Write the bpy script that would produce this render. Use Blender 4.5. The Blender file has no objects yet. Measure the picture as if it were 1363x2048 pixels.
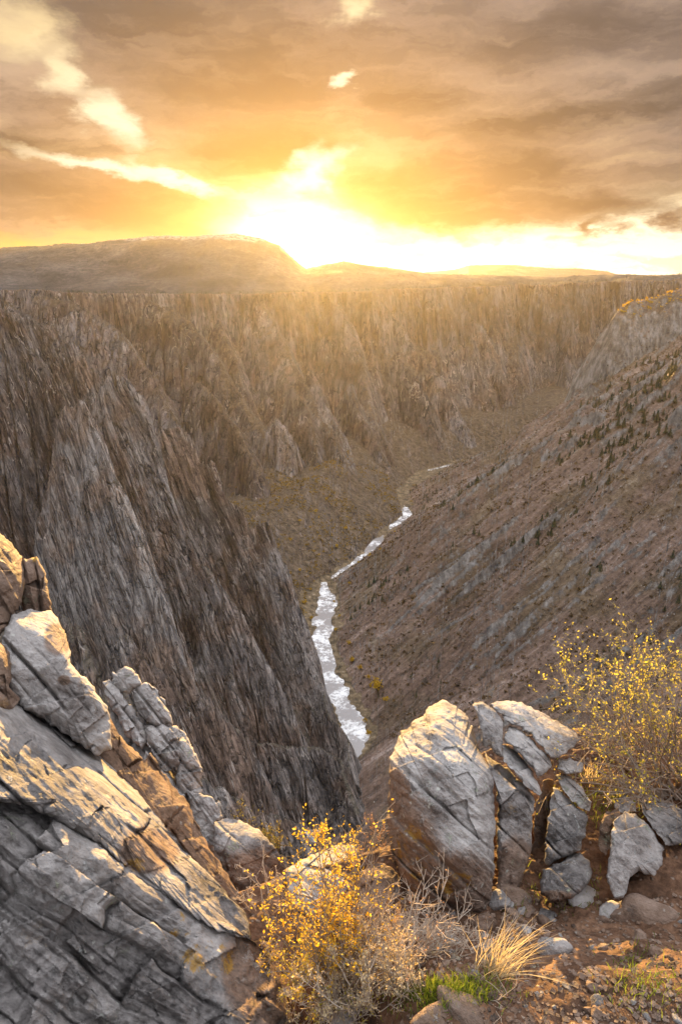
import bpy, math, random
import numpy as np

# ------------------------------------------------------------------ camera, sky, sun, exposure
scene = bpy.context.scene
F = 1365.0
PITCH = math.radians(19.3)
cam_d = bpy.data.cameras.new('camera')
cam = bpy.data.objects.new('camera', cam_d)
scene.collection.objects.link(cam)
scene.camera = cam
cam.location = (0, 0, 0)
cam.rotation_euler = (math.pi / 2 - PITCH, 0, 0)
cam_d.sensor_fit = 'VERTICAL'
cam_d.sensor_height = 36.0
cam_d.lens = 36.0 * F / 2048.0
cam_d.clip_start = 0.05
cam_d.clip_end = 60000
SUN_AZ, SUN_EL = math.radians(-2.7), math.radians(4.2)
SUN_DIR = np.array([math.sin(SUN_AZ) * math.cos(SUN_EL), math.cos(SUN_AZ) * math.cos(SUN_EL), math.sin(SUN_EL)])
sun_d = bpy.data.lights.new('sun', 'SUN')
sun_d.energy = 5.0
sun_d.angle = math.radians(0.5)
sun_d.color = (1.0, 0.59, 0.18)
sun = bpy.data.objects.new('sun', sun_d)
scene.collection.objects.link(sun)
sun.rotation_euler = (math.pi / 2 - SUN_EL, 0, math.pi - SUN_AZ)
scene.view_settings.view_transform = 'Standard'
scene.view_settings.look = 'None'
scene.view_settings.exposure = 2.0
scene.view_settings.gamma = 1.0
scene.cycles.use_denoising = True
scene.cycles.volume_bounces = 0
HAZE_DENSITY = 1.25e-5
scene.cycles.max_bounces = 5
scene.cycles.diffuse_bounces = 3
scene.cycles.transparent_max_bounces = 8
scene.cycles.caustics_reflective = False
scene.cycles.caustics_refractive = False
scene.cycles.sample_clamp_indirect = 6.0
scene.cycles.use_adaptive_sampling = True
scene.cycles.adaptive_threshold = 0.015


def ray(X, Y):
    """direction (forward component 1) through a point of the photograph; used to survey where things stand"""
    X = np.asarray(X, float); Y = np.asarray(Y, float)
    u = (X - 681.5) / F
    v = (1024.0 - Y) / F
    return np.stack([u, math.cos(PITCH) + v * math.sin(PITCH), -math.sin(PITCH) + v * math.cos(PITCH)], -1)


def at_z(X, Y, z):
    d = ray(X, Y); return d * (z / d[..., 2])[..., None] if d.ndim > 1 else d * (z / d[2])


def at_y(X, Y, y):
    d = ray(X, Y); return d * (y / d[1])


def azel(X, Y):
    d = ray(X, Y)
    return math.degrees(math.atan2(d[0], d[1])), math.degrees(math.atan2(d[2], math.hypot(d[0], d[1])))


def lin(r, g, b, k=1.0):
    def f(c):
        c /= 255.0
        return c / 12.92 if c <= 0.04045 else ((c + 0.055) / 1.055) ** 2.4
    return (f(r) * k, f(g) * k, f(b) * k, 1.0)


# ---- a small writer for node trees
class NT:
    def __init__(s, tree):
        s.t = tree; s.n = tree.nodes; s.l = tree.links

    def node(s, typ, **kw):
        n = s.n.new(typ)
        for k, v in kw.items(): setattr(n, k, v)
        return n

    def put(s, sock, v):
        if isinstance(v, bpy.types.NodeSocket): s.l.new(v, sock)
        elif v is not None:
            if sock.type == 'RGBA' and not hasattr(v, '__len__'): v = (v, v, v, 1)
            if sock.type == 'VECTOR' and not hasattr(v, '__len__'): v = (v, v, v)
            if sock.type == 'RGBA' and len(v) == 3: v = (*v, 1)
            sock.default_value = v

    def m(s, op, a, b=None, c=None, clamp=False):
        n = s.node('ShaderNodeMath', operation=op); n.use_clamp = clamp
        s.put(n.inputs[0], a)
        if b is not None: s.put(n.inputs[1], b)
        if c is not None: s.put(n.inputs[2], c)
        return n.outputs[0]

    def vm(s, op, a, b=None, scale=None):
        n = s.node('ShaderNodeVectorMath', operation=op)
        s.put(n.inputs[0], a)
        if b is not None: s.put(n.inputs[1], b)
        if scale is not None: s.put(n.inputs['Scale'], scale)
        return n.outputs['Value'] if op in ('DOT_PRODUCT', 'LENGTH', 'DISTANCE') else n.outputs[0]

    def xyz(s, x, y, z):
        n = s.node('ShaderNodeCombineXYZ')
        for i, v in enumerate((x, y, z)): s.put(n.inputs[i], v)
        return n.outputs[0]

    def sep(s, v):
        n = s.node('ShaderNodeSeparateXYZ'); s.put(n.inputs[0], v); return n.outputs

    def noise(s, vec, scale, detail=5, rough=0.55, dist=0.0, out='Fac', typ='FBM'):
        n = s.node('ShaderNodeTexNoise'); n.noise_type = typ
        s.put(n.inputs['Vector'], vec); s.put(n.inputs['Scale'], scale)
        s.put(n.inputs['Detail'], detail); s.put(n.inputs['Roughness'], rough); s.put(n.inputs['Distortion'], dist)
        return n.outputs[out] if out == 'Fac' else n.outputs['Color']

    def voro(s, vec, scale, feature='F1', out='Distance', rand=1.0):
        n = s.node('ShaderNodeTexVoronoi', feature=feature)
        s.put(n.inputs['Vector'], vec); s.put(n.inputs['Scale'], scale); s.put(n.inputs['Randomness'], rand)
        return n.outputs[out]

    def ss(s, v, a, b, o0=0.0, o1=1.0, smooth=True):
        n = s.node('ShaderNodeMapRange'); n.interpolation_type = 'SMOOTHSTEP' if smooth else 'LINEAR'
        s.put(n.inputs['Value'], v)
        for k, w in (('From Min', a), ('From Max', b), ('To Min', o0), ('To Max', o1)): s.put(n.inputs[k], w)
        return n.outputs['Result']

    def mix(s, f, a, b, mode='MIX'):
        n = s.node('ShaderNodeMix', data_type='RGBA', blend_type=mode)
        n.clamp_factor = True
        s.put(n.inputs[0], f); s.put(n.inputs[6], a); s.put(n.inputs[7], b)
        return n.outputs[2]

    def ramp(s, f, stops):
        n = s.node('ShaderNodeValToRGB'); r = n.color_ramp
        while len(r.elements) < len(stops): r.elements.new(0.5)
        for e, (p, c) in zip(r.elements, stops):
            e.position = p; e.color = c if len(c) == 4 else (*c, 1)
        s.put(n.inputs[0], f); return n.outputs[0]

    def bump(s, h, strength, dist, normal=None):
        n = s.node('ShaderNodeBump')
        s.put(n.inputs['Strength'], strength); s.put(n.inputs['Distance'], dist); s.put(n.inputs['Height'], h)
        if normal is not None: s.put(n.inputs['Normal'], normal)
        return n.outputs[0]


# ---- the sky
world = bpy.data.worlds.new('World')
scene.world = world
world.use_nodes = True
w = NT(world.node_tree)
for n in list(w.n): w.n.remove(n)
SKY_STRENGTH = 0.05
sky = w.node('ShaderNodeTexSky', sky_type='NISHITA')
sky.sun_disc = False
sky.sun_elevation = SUN_EL
sky.sun_rotation = SUN_AZ
sky.air_density = 1.5; sky.dust_density = 3.0
D = w.node('ShaderNodeTexCoord').outputs['Generated']
dx, dy, dz = w.sep(D)
AZ = w.m('MULTIPLY', w.m('ARCTAN2', dx, dy), 57.29578)
EL = w.m('MULTIPLY', w.m('ARCSINE', dz), 57.29578)
base_p = w.xyz(AZ, w.m('MULTIPLY', EL, 2.2), 0.0)
wn = w.sep(w.noise(base_p, 0.11, 6, 0.6, out='Color'))
wn2 = w.sep(w.noise(base_p, 0.45, 5, 0.6, out='Color'))
AZW = w.m('ADD', w.m('ADD', AZ, w.m('MULTIPLY', w.m('SUBTRACT', wn[0], 0.5), 9.0)), w.m('MULTIPLY', w.m('SUBTRACT', wn2[0], 0.5), 3.2))
ELW = w.m('ADD', w.m('ADD', EL, w.m('MULTIPLY', w.m('SUBTRACT', wn[1], 0.5), 2.6)), w.m('MULTIPLY', w.m('SUBTRACT', wn2[1], 0.5), 1.5))
PW = w.xyz(AZW, ELW, 0.0)


def blob(X, Y, rx, ry, rot=0.0, soft=0.7, p=None):
    a, e = azel(X, Y)
    mp = w.node('ShaderNodeMapping', vector_type='TEXTURE')
    w.put(mp.inputs['Vector'], PW if p is None else p)
    mp.inputs['Location'].default_value = (a, e, 0)
    mp.inputs['Rotation'].default_value = (0, 0, math.radians(rot))
    mp.inputs['Scale'].default_value = (rx / 24.0, ry / 24.0, 1)
    return w.ss(w.vm('LENGTH', mp.outputs[0]), 1.0 + soft * 0.5, 1.0 - soft, 0, 1)


def union(vals):
    r = vals[0]
    for v in vals[1:]:
        r = w.m('SUBTRACT', w.m('ADD', r, v), w.m('MULTIPLY', r, v))
    return r


P0 = w.xyz(AZ, EL, 0.0)
a_s, e_s = math.degrees(SUN_AZ), math.degrees(SUN_EL) - 1.6
SD = w.vm('LENGTH', w.xyz(w.m('MULTIPLY', w.m('SUBTRACT', AZ, a_s), 0.55), w.m('SUBTRACT', EL, e_s), 0.0))   # flattened distance to the sun
SDW = w.m('ADD', SD, w.m('MULTIPLY', w.m('SUBTRACT', wn2[2], 0.5), 2.0))
# open sky behind the clouds: a bright band low down, tan higher up
open_sky = w.ramp(w.m('DIVIDE', EL, 20.0), [(0.0, lin(255, 250, 225, 1.5)), (0.16, lin(255, 246, 214, 1.35)), (0.34, lin(250, 214, 160)), (0.6, lin(228, 196, 165)), (1.0, lin(203, 176, 158))])
low_gold = w.m('MULTIPLY', w.ss(AZ, -6.0, -13.0), w.ss(EL, 9.0, 3.0))
open_sky = w.mix(low_gold, open_sky, lin(246, 176, 70))
thin = w.noise(w.xyz(w.m('MULTIPLY', AZW, 0.35), w.m('MULTIPLY', ELW, 1.6), 3.0), 0.55, 6, 0.6)
# colour of the cloud undersides: gold close to the sun, taupe away from it
c_cloud = w.ramp(w.m('DIVIDE', SDW, 16.0), [(0.0, lin(246, 180, 72, 1.05)), (0.16, lin(226, 152, 60)), (0.36, lin(200, 140, 86)), (0.62, lin(180, 144, 116)), (1.0, lin(152, 131, 122))])
c_dark = w.ramp(w.m('DIVIDE', SDW, 16.0), [(0.0, lin(222, 138, 36)), (0.3, lin(160, 100, 46)), (0.55, lin(124, 92, 74)), (1.0, lin(88, 76, 77))])
veil = union([blob(430, 120, 420, 170, 0, 0.8), blob(1000, 90, 620, 170, 0, 0.8), blob(100, 400, 330, 75, -6, 0.35), blob(990, 375, 330, 82, 4, 0.35),
              blob(1200, 280, 420, 110, 3, 0.7), blob(500, 290, 170, 60, 10, 0.7), blob(60, 215, 190, 60, 0, 0.9), blob(1345, 435, 40, 16, 0, 0.8)])
dark = union([blob(330, 50, 330, 75, -4, 0.9), blob(500, 160, 190, 62, 8, 0.9), blob(820, 195, 130, 28, -8, 0.9), blob(1110, 235, 240, 22, 3, 0.6),
              blob(1300, 205, 70, 26, 15, 0.8), blob(1010, 325, 120, 40, -2, 0.9), blob(70, 290, 150, 22, -6, 0.7), blob(930, 390, 300, 45, 0, 1.0),
              blob(1190, 402, 110, 16, -4, 0.8), blob(170, 400, 230, 45, -8, 1.0), blob(480, 310, 110, 35, 0, 1.0), blob(780, 400, 90, 35, -20, 1.0), blob(1345, 435, 40, 14, 0, 0.8),
              blob(1150, 60, 250, 40, 0, 1.0), blob(1180, 450, 60, 14, 20, 0.9), blob(900, 425, 190, 24, -6, 0.9), blob(560, 305, 120, 30, 10, 1.0), blob(260, 440, 150, 22, -8, 0.9), blob(1090, 340, 90, 30, 0, 0.9)])
holes = union([blob(40, 55, 75, 36, 10, 0.7), blob(118, 132, 45, 30, 25, 0.8), blob(212, 228, 62, 38, -30, 0.7), blob(215, 335, 150, 11, -12, 0.9),
               blob(620, 345, 70, 30, 20, 0.9), blob(690, 155, 26, 8, 0, 0.9), blob(700, 30, 40, 22, 0, 0.9), blob(330, 360, 70, 14, -25, 0.8)])
cov = w.m('MULTIPLY', veil, w.ss(thin, 0.25, 0.5, 0.72, 1.0))
col = w.mix(cov, open_sky, c_cloud)
col = w.mix(w.m('MULTIPLY', dark, w.ss(thin, 0.30, 0.55, 0.62, 1.0)), col, c_dark)
col = w.mix(w.m('MULTIPLY', w.ss(thin, 0.46, 0.64), 0.45), col, c_dark)
col = w.mix(w.m('MULTIPLY', holes, w.ss(thin, 0.3, 0.55, 0.75, 1.0)), col, w.ramp(w.m('DIVIDE', SD, 16.0), [(0, lin(255, 250, 225, 1.6)), (0.55, lin(255, 246, 220, 1.15)), (1.0, lin(250, 222, 170))]))
# the bright air round the sun
gl = w.m('EXPONENT', w.m('MULTIPLY', w.m('POWER', w.m('DIVIDE', w.m('MAXIMUM', w.m('ADD', SD, w.m('MULTIPLY', w.m('SUBTRACT', wn2[2], 0.5), 1.6)), 0.0), 2.2), 2.0), -1.0))
gl2 = w.m('EXPONENT', w.m('DIVIDE', SD, -2.6))
glow = w.vm('SCALE', (1.0, 0.80, 0.40), scale=w.m('ADD', w.m('MULTIPLY', gl, 3.0), w.m('MULTIPLY', gl2, 0.32)))
col = w.vm('ADD', col, glow)
# unseen vault overhead and behind: fill light added, strongest overhead and to the right
out = w.m('MAXIMUM', w.ss(EL, 19, 42), w.ss(w.m('ABSOLUTE', AZ), 40, 75))
fill_n = w.noise(D, 2.5, 4, 0.55)
VAULT = (0.92, 0.96, 1.06)
lift = w.m('ADD', w.ss(EL, 12, 60, 0.14, 2.3), w.m('MULTIPLY', w.ss(dy, -0.5, 0.3), 0.35))
lift = w.m('MULTIPLY', lift, w.m('ADD', 1.0, w.m('MULTIPLY', dx, 0.62)))
vault = w.vm('SCALE', VAULT, scale=w.m('MULTIPLY', lift, w.ss(fill_n, 0.3, 0.7, 0.8, 1.2)))
col = w.mix(out, col, vault)
# scaled so that it sits in the same units as the Nishita sky it veils
clouds = w.vm('SCALE', col, scale=5.0)
final = w.mix(0.93, sky.outputs[0], clouds)
bg = w.node('ShaderNodeBackground')
w.put(bg.inputs['Color'], final); bg.inputs['Strength'].default_value = SKY_STRENGTH
wo = w.node('ShaderNodeOutputWorld'); w.l.new(bg.outputs[0], wo.inputs[0])
world.cycles.sampling_method = 'MANUAL'
world.cycles.sample_map_resolution = 512

# ------------------------------------------------------------------ helpers
C = scene.collection
RNG = np.random.default_rng(7)


def h2(ix, iy, seed):
    n = (ix.astype(np.int64) * 374761393 + iy.astype(np.int64) * 668265263 + seed * 974634777) & 0xFFFFFFFF
    n = ((n ^ (n >> 13)) * 1274126177) & 0xFFFFFFFF
    n = (n ^ (n >> 16)) & 0xFFFFFF
    return n.astype(np.float32) / np.float32(0xFFFFFF)


def vnoise(x, y, seed=0):
    ix = np.floor(x); iy = np.floor(y)
    fx = (x - ix).astype(np.float32); fy = (y - iy).astype(np.float32)
    fx = fx * fx * fx * (fx * (fx * 6 - 15) + 10); fy = fy * fy * fy * (fy * (fy * 6 - 15) + 10)
    ix = ix.astype(np.int64); iy = iy.astype(np.int64)
    a = h2(ix, iy, seed); b = h2(ix + 1, iy, seed); c = h2(ix, iy + 1, seed); d = h2(ix + 1, iy + 1, seed)
    return (a + (b - a) * fx) * (1 - fy) + (c + (d - c) * fx) * fy      # 0..1


def fbm(x, y, oct=4, seed=0, gain=0.5):
    s = np.zeros(np.broadcast(x, y).shape, np.float32); a = 1.0; t = 0.0
    for o in range(oct):
        s += a * (vnoise(x * 2 ** o + 17.3 * o, y * 2 ** o - 9.1 * o, seed + o) - 0.5); t += a; a *= gain
    return s * 2 / t                                                    # about -1..1


def ridged(x, y, oct=3, seed=0, gain=0.5):
    s = np.zeros(np.broadcast(x, y).shape, np.float32); a = 1.0; t = 0.0
    for o in range(oct):
        s += a * (1 - np.abs(2 * vnoise(x * 2 ** o + 5.7 * o, y * 2 ** o + 3.1 * o, seed + o) - 1)); t += a; a *= gain
    return s / t                                                        # 0..1


def noise3(p, s, seed=0, oct=3):
    """cheap 3-D noise out of three planes of 2-D noise"""
    x, y, z = p[..., 0] * s, p[..., 1] * s, p[..., 2] * s
    return (fbm(x + 0.3 * z, y - 0.4 * z, oct, seed) + fbm(y + 11 + 0.3 * x, z + 7, oct, seed + 31) + fbm(z - 5 + .4 * y, x + 3, oct, seed + 57)) / 1.8


def smooth(a, b, x):
    t = np.clip((x - a) / (b - a), 0, 1); return t * t * (3 - 2 * t)


def mesh_np(name, v, faces, mat, parent=None, smooth_shade=True):
    """faces: an (n,4) or (n,3) array, or a list of such arrays"""
    fl = faces if isinstance(faces, list) else [faces]
    me = bpy.data.meshes.new(name)
    v = np.ascontiguousarray(v, np.float32)
    me.vertices.add(len(v)); me.vertices.foreach_set('co', v.ravel())
    loops = np.concatenate([f.ravel() for f in fl]).astype(np.int32)
    tot = np.concatenate([np.full(len(f), f.shape[1], np.int32) for f in fl])
    start = np.concatenate([[0], np.cumsum(tot)[:-1]]).astype(np.int32)
    me.loops.add(len(loops)); me.loops.foreach_set('vertex_index', loops)
    me.polygons.add(len(tot)); me.polygons.foreach_set('loop_start', start)
    try: me.polygons.foreach_set('loop_total', tot)
    except Exception: pass
    me.polygons.foreach_set('use_smooth', np.full(len(tot), smooth_shade))
    me.update(calc_edges=True); me.validate()
    me.materials.append(mat)
    o = bpy.data.objects.new(name, me); C.objects.link(o)
    if parent: o.parent = parent
    return o


def recentre(o, p):
    """put the object's origin at p (its foot) without moving its mesh"""
    me = o.data
    co = np.empty(len(me.vertices) * 3, np.float32); me.vertices.foreach_get('co', co)
    co = co.reshape(-1, 3) - np.asarray(p, np.float32)
    me.vertices.foreach_set('co', co.ravel()); me.update(); o.location = tuple(float(q) for q in p)


def tag(o, label=None, cat=None, group=None, kind=None):
    if label: o['label'] = label
    if cat: o['category'] = cat
    if group: o['group'] = group
    if kind: o['kind'] = kind
    return o


def empty(name, loc):
    o = bpy.data.objects.new(name, None); C.objects.link(o)
    o.location = tuple(float(q) for q in loc); o.empty_display_size = 0.1
    return o


def material(name):
    m = bpy.data.materials.new(name); m.use_nodes = True
    t = NT(m.node_tree)
    for n in list(t.n): t.n.remove(n)
    b = t.node('ShaderNodeBsdfPrincipled'); o = t.node('ShaderNodeOutputMaterial')
    t.l.new(b.outputs[0], o.inputs[0])
    b.inputs['Roughness'].default_value = 0.85
    b.inputs['Specular IOR Level'].default_value = 0.25
    return m, t, b


# ------------------------------------------------------------------ materials of the land
def cliff_material(name, fall, dark, mid, light, soil, scale=1.0, vein_light=0.5):
    """bare canyon rock, its grain drawn out along the direction `fall`"""
    m, t, b = material(name)
    g = t.node('ShaderNodeNewGeometry'); P = g.outputs['Position']
    f = np.array(fall, float); f /= np.linalg.norm(f)
    e1 = np.cross(f, [0.3, 1, 0.1]); e1 /= np.linalg.norm(e1); e2 = np.cross(f, e1)
    q = t.xyz(t.vm('DOT_PRODUCT', P, tuple(e1)), t.vm('DOT_PRODUCT', P, tuple(e2)), t.m('MULTIPLY', t.vm('DOT_PRODUCT', P, tuple(f)), 0.12))
    qv = t.xyz(t.vm('DOT_PRODUCT', P, tuple(e1)), t.vm('DOT_PRODUCT', P, tuple(e2)), t.m('MULTIPLY', t.vm('DOT_PRODUCT', P, tuple(f)), 0.075))
    qd = t.vm('ADD', qv, t.vm('SCALE', t.vm('SUBTRACT', t.noise(P, 0.07 * scale, 3, 0.6, out='Color'), (0.5, 0.5, 0.5)), scale=5.0 / scale))
    ve1 = t.voro(qd, 0.075 * scale, 'DISTANCE_TO_EDGE'); ve2 = t.voro(qd, 0.22 * scale, 'DISTANCE_TO_EDGE')
    vc1 = t.sep(t.voro(qd, 0.075 * scale, out='Color'))[0]; vc2 = t.sep(t.voro(qd, 0.22 * scale, out='Color'))[0]
    crk = t.m('MAXIMUM', t.m('MULTIPLY', t.ss(ve1, 0.085, 0.0), t.ss(t.noise(P, 0.04 * scale, 2), 0.4, 0.6)), t.m('MULTIPLY', t.ss(ve2, 0.10, 0.0), t.m('MULTIPLY', t.ss(t.noise(P, 0.09 * scale, 2), 0.45, 0.6), 0.8)))
    n1 = t.noise(q, 0.035 * scale, 6, 0.68, 0.6)
    n2 = t.noise(q, 0.16 * scale, 5, 0.7, 0.4)
    n3 = t.noise(P, 0.012 * scale, 4, 0.6)
    n4 = t.noise(P, 0.22 * scale, 5, 0.7)
    f1 = t.m('ADD', t.m('MULTIPLY', n1, 0.45), t.m('ADD', t.m('MULTIPLY', n2, 0.4), t.m('MULTIPLY', n4, 0.15)))
    col = t.ramp(f1, [(0.38, dark), (0.475, mid), (0.55, tuple(0.5 * (a + c) for a, c in zip(mid, light))), (0.64, light)])
    col = t.mix(t.ss(n3, 0.42, 0.62), col, t.mix(1.0, col, (0.92, 0.74, 0.62, 1), 'MULTIPLY'))
    col = t.mix(1.0, col, t.ramp(t.m('ADD', t.m('MULTIPLY', vc1, 0.5), t.m('MULTIPLY', vc2, 0.5)), [(0.1, (0.55, 0.55, 0.55)), (0.9, (1.4, 1.38, 1.35))]), 'MULTIPLY')
    col = t.mix(t.m('MULTIPLY', crk, 0.8), col, (0.02, 0.018, 0.017, 1))
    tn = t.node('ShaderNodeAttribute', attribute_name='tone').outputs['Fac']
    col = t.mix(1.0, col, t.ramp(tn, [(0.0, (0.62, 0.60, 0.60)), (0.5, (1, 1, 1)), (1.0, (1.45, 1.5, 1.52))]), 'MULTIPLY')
    v1 = t.noise(q, 0.05 * scale, 3, 0.5, 1.0)
    vm = t.ss(t.m('ABSOLUTE', t.m('SUBTRACT', v1, 0.53)), 0.016, 0.003)
    vs2 = t.noise(qv, 0.17 * scale, 2, 0.5)
    vm = t.m('MAXIMUM', t.m('MULTIPLY', vm, t.ss(t.noise(P, 0.02 * scale, 2, 0.5), 0.46, 0.58)), t.m('MULTIPLY', t.ss(vs2, 0.66, 0.70), t.ss(t.noise(P, 0.03 * scale, 2, 0.5), 0.48, 0.6)))
    col = t.mix(t.m('MULTIPLY', vm, vein_light), col, (0.58, 0.50, 0.44, 1))  # pale mineral veins, strengthened to paint in the light-catching edges of the fins
    up = t.sep(g.outputs['True Normal'])[2]
    sm = t.ss(t.m('ADD', up, t.m('MULTIPLY', t.m('SUBTRACT', n4, 0.5), 0.5)), 0.52, 0.72)
    scol = t.ramp(t.noise(P, 0.11 * scale, 5, 0.7), [(0.35, tuple(c * 0.55 for c in soil)), (0.5, soil), (0.66, (soil[0] * 1.6, soil[1] * 1.6, soil[2] * 1.7))])
    col = t.mix(sm, col, scol)
    t.put(b.inputs['Base Color'], col)
    hgt = t.m('ADD', t.m('MULTIPLY', n1, 1.6), t.m('ADD', t.m('MULTIPLY', n2, 0.8), t.m('MULTIPLY', n4, 0.5)))
    hgt = t.m('ADD', hgt, t.m('SUBTRACT', t.m('ADD', t.m('MULTIPLY', vc1, 0.5), t.m('MULTIPLY', vc2, 0.25)), t.m('MULTIPLY', crk, 0.6)))
    t.put(b.inputs['Normal'], t.bump(hgt, 1.0, 7.0 / scale))
    b.inputs['Roughness'].default_value = 0.9
    return m


M_far = cliff_material('far canyon rock', (0.05, -0.2, -1), (0.060, 0.052, 0.053), (0.185, 0.158, 0.15), (0.40, 0.35, 0.325), (0.155, 0.11, 0.07), 0.8, 0.7)  # rock colours kept low in contrast to paint in distance haze
M_cliff = cliff_material('near canyon rock', (0.38, -0.28, -0.9), (0.030, 0.026, 0.025), (0.175, 0.15, 0.14), (0.52, 0.46, 0.42), (0.14, 0.115, 0.085), 1.7, 0.8)


def slope_material():
    m, t, b = material('scrub hillside')
    g = t.node('ShaderNodeNewGeometry'); P = g.outputs['Position']
    x, y, z = t.sep(P)
    s = t.m('SUBTRACT', y, t.m('MULTIPLY', x, 0.38))
    dd = t.m('ADD', x, t.m('MULTIPLY', y, 0.35))
    q = t.xyz(t.m('MULTIPLY', dd, 0.16), s, 0.0)
    n1 = t.noise(q, 0.02, 6, 0.66, 0.5)
    n2 = t.noise(q, 0.14, 5, 0.68)
    n3 = t.noise(P, 0.16, 5, 0.72)
    n4 = t.noise(P, 0.011, 4, 0.6)
    f1 = t.m('ADD', t.m('MULTIPLY', n1, 0.4), t.m('ADD', t.m('MULTIPLY', n2, 0.3), t.m('MULTIPLY', n3, 0.3)))
    col = t.ramp(f1, [(0.37, (0.035, 0.026, 0.018, 1)), (0.46, (0.13, 0.082, 0.058, 1)), (0.54, (0.23, 0.152, 0.112, 1)), (0.63, (0.42, 0.33, 0.28, 1))])
    col = t.mix(t.ss(n4, 0.5, 0.62), col, t.mix(1, col, (0.80, 0.84, 0.72, 1), 'MULTIPLY'))
    spots = t.ss(t.noise(P, 0.3, 3, 0.6), 0.62, 0.72)
    col = t.mix(t.m('MULTIPLY', spots, 0.7), col, (0.045, 0.05, 0.022, 1))
    st = t.voro(P, 0.22)
    col = t.mix(t.m('MULTIPLY', t.ss(st, 0.16, 0.1), t.ss(t.noise(P, 0.03, 3, 0.6), 0.5, 0.6)), col, (0.42, 0.38, 0.34, 1))
    up = t.sep(g.outputs['True Normal'])[2]
    rock = t.ramp(t.noise(t.xyz(x, y, t.m('MULTIPLY', z, 0.2)), 0.09, 5, 0.7), [(0.36, (0.09, 0.08, 0.075)), (0.5, (0.21, 0.19, 0.17)), (0.64, (0.37, 0.34, 0.31))])
    col = t.mix(t.ss(t.m('ADD', up, t.m('MULTIPLY', t.m('SUBTRACT', n3, 0.5), 0.5)), 0.60, 0.45), col, rock)
    t.put(b.inputs['Base Color'], col)
    t.put(b.inputs['Normal'], t.bump(t.m('ADD', t.m('MULTIPLY', n3, 1.0), t.m('ADD', n2, t.m('MULTIPLY', spots, 0.3))), 0.9, 4.0))
    return m


def plateau_material():
    m, t, b = material('wooded plateau')
    g = t.node('ShaderNodeNewGeometry'); P = g.outputs['Position']
    x, y, z = t.sep(P)
    q = t.xyz(x, t.m('MULTIPLY', y, 0.6), 0.0)
    n1 = t.noise(q, 0.006, 6, 0.66, 0.4); n2 = t.noise(q, 0.05, 5, 0.75)
    f1 = t.m('ADD', t.m('MULTIPLY', n1, 0.5), t.m('MULTIPLY', n2, 0.5))
    col = t.ramp(f1, [(0.38, (0.014, 0.016, 0.018)), (0.48, (0.04, 0.04, 0.042)), (0.56, (0.085, 0.08, 0.08)), (0.66, (0.17, 0.155, 0.15))])
    band = t.m('MULTIPLY', t.ss(t.m('ADD', z, t.m('MULTIPLY', t.m('SUBTRACT', n1, 0.5), 60.0)), 128, 142), t.ss(n2, 0.42, 0.54))
    col = t.mix(t.m('MULTIPLY', band, 0.5), col, (0.46, 0.42, 0.40, 1))
    t.put(b.inputs['Base Color'], col)
    t.put(b.inputs['Normal'], t.bump(t.m('ADD', n2, n1), 1.0, 14.0))
    return m


def floor_material():
    m, t, b = material('valley floor')
    P = t.node('ShaderNodeNewGeometry').outputs['Position']
    n2 = t.noise(P, 0.09, 6, 0.7)
    col = t.ramp(n2, [(0.34, (0.045, 0.035, 0.02)), (0.48, (0.12, 0.085, 0.05)), (0.58, (0.21, 0.15, 0.085)), (0.7, (0.34, 0.27, 0.2))])
    t.put(b.inputs['Base Color'], col)
    t.put(b.inputs['Normal'], t.bump(n2, 1.0, 4.0))
    return m


M_slope, M_plat, M_floor = slope_material(), plateau_material(), floor_material()

# ------------------------------------------------------------------ the canyon: one survey of heights, split into its landforms
RIVER = np.array([at_z(X, Y, -500.0)[:2] for X, Y in ((716, 1466), (668, 1370), (640, 1290), (652, 1210), (648, 1165), (735, 1105), (775, 1060), (815, 1030), (800, 985))] + [np.array([215., 1750.]), np.array([430., 1930.]), np.array([700., 2000.])])
RIVER = np.vstack([[-70., 110.], [-62., 330.], [-45., 470.], [-12., 590.], RIVER])


def pix_line(pts):
    return np.array([at_y(X, Y, y) for X, Y, y in pts])


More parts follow.
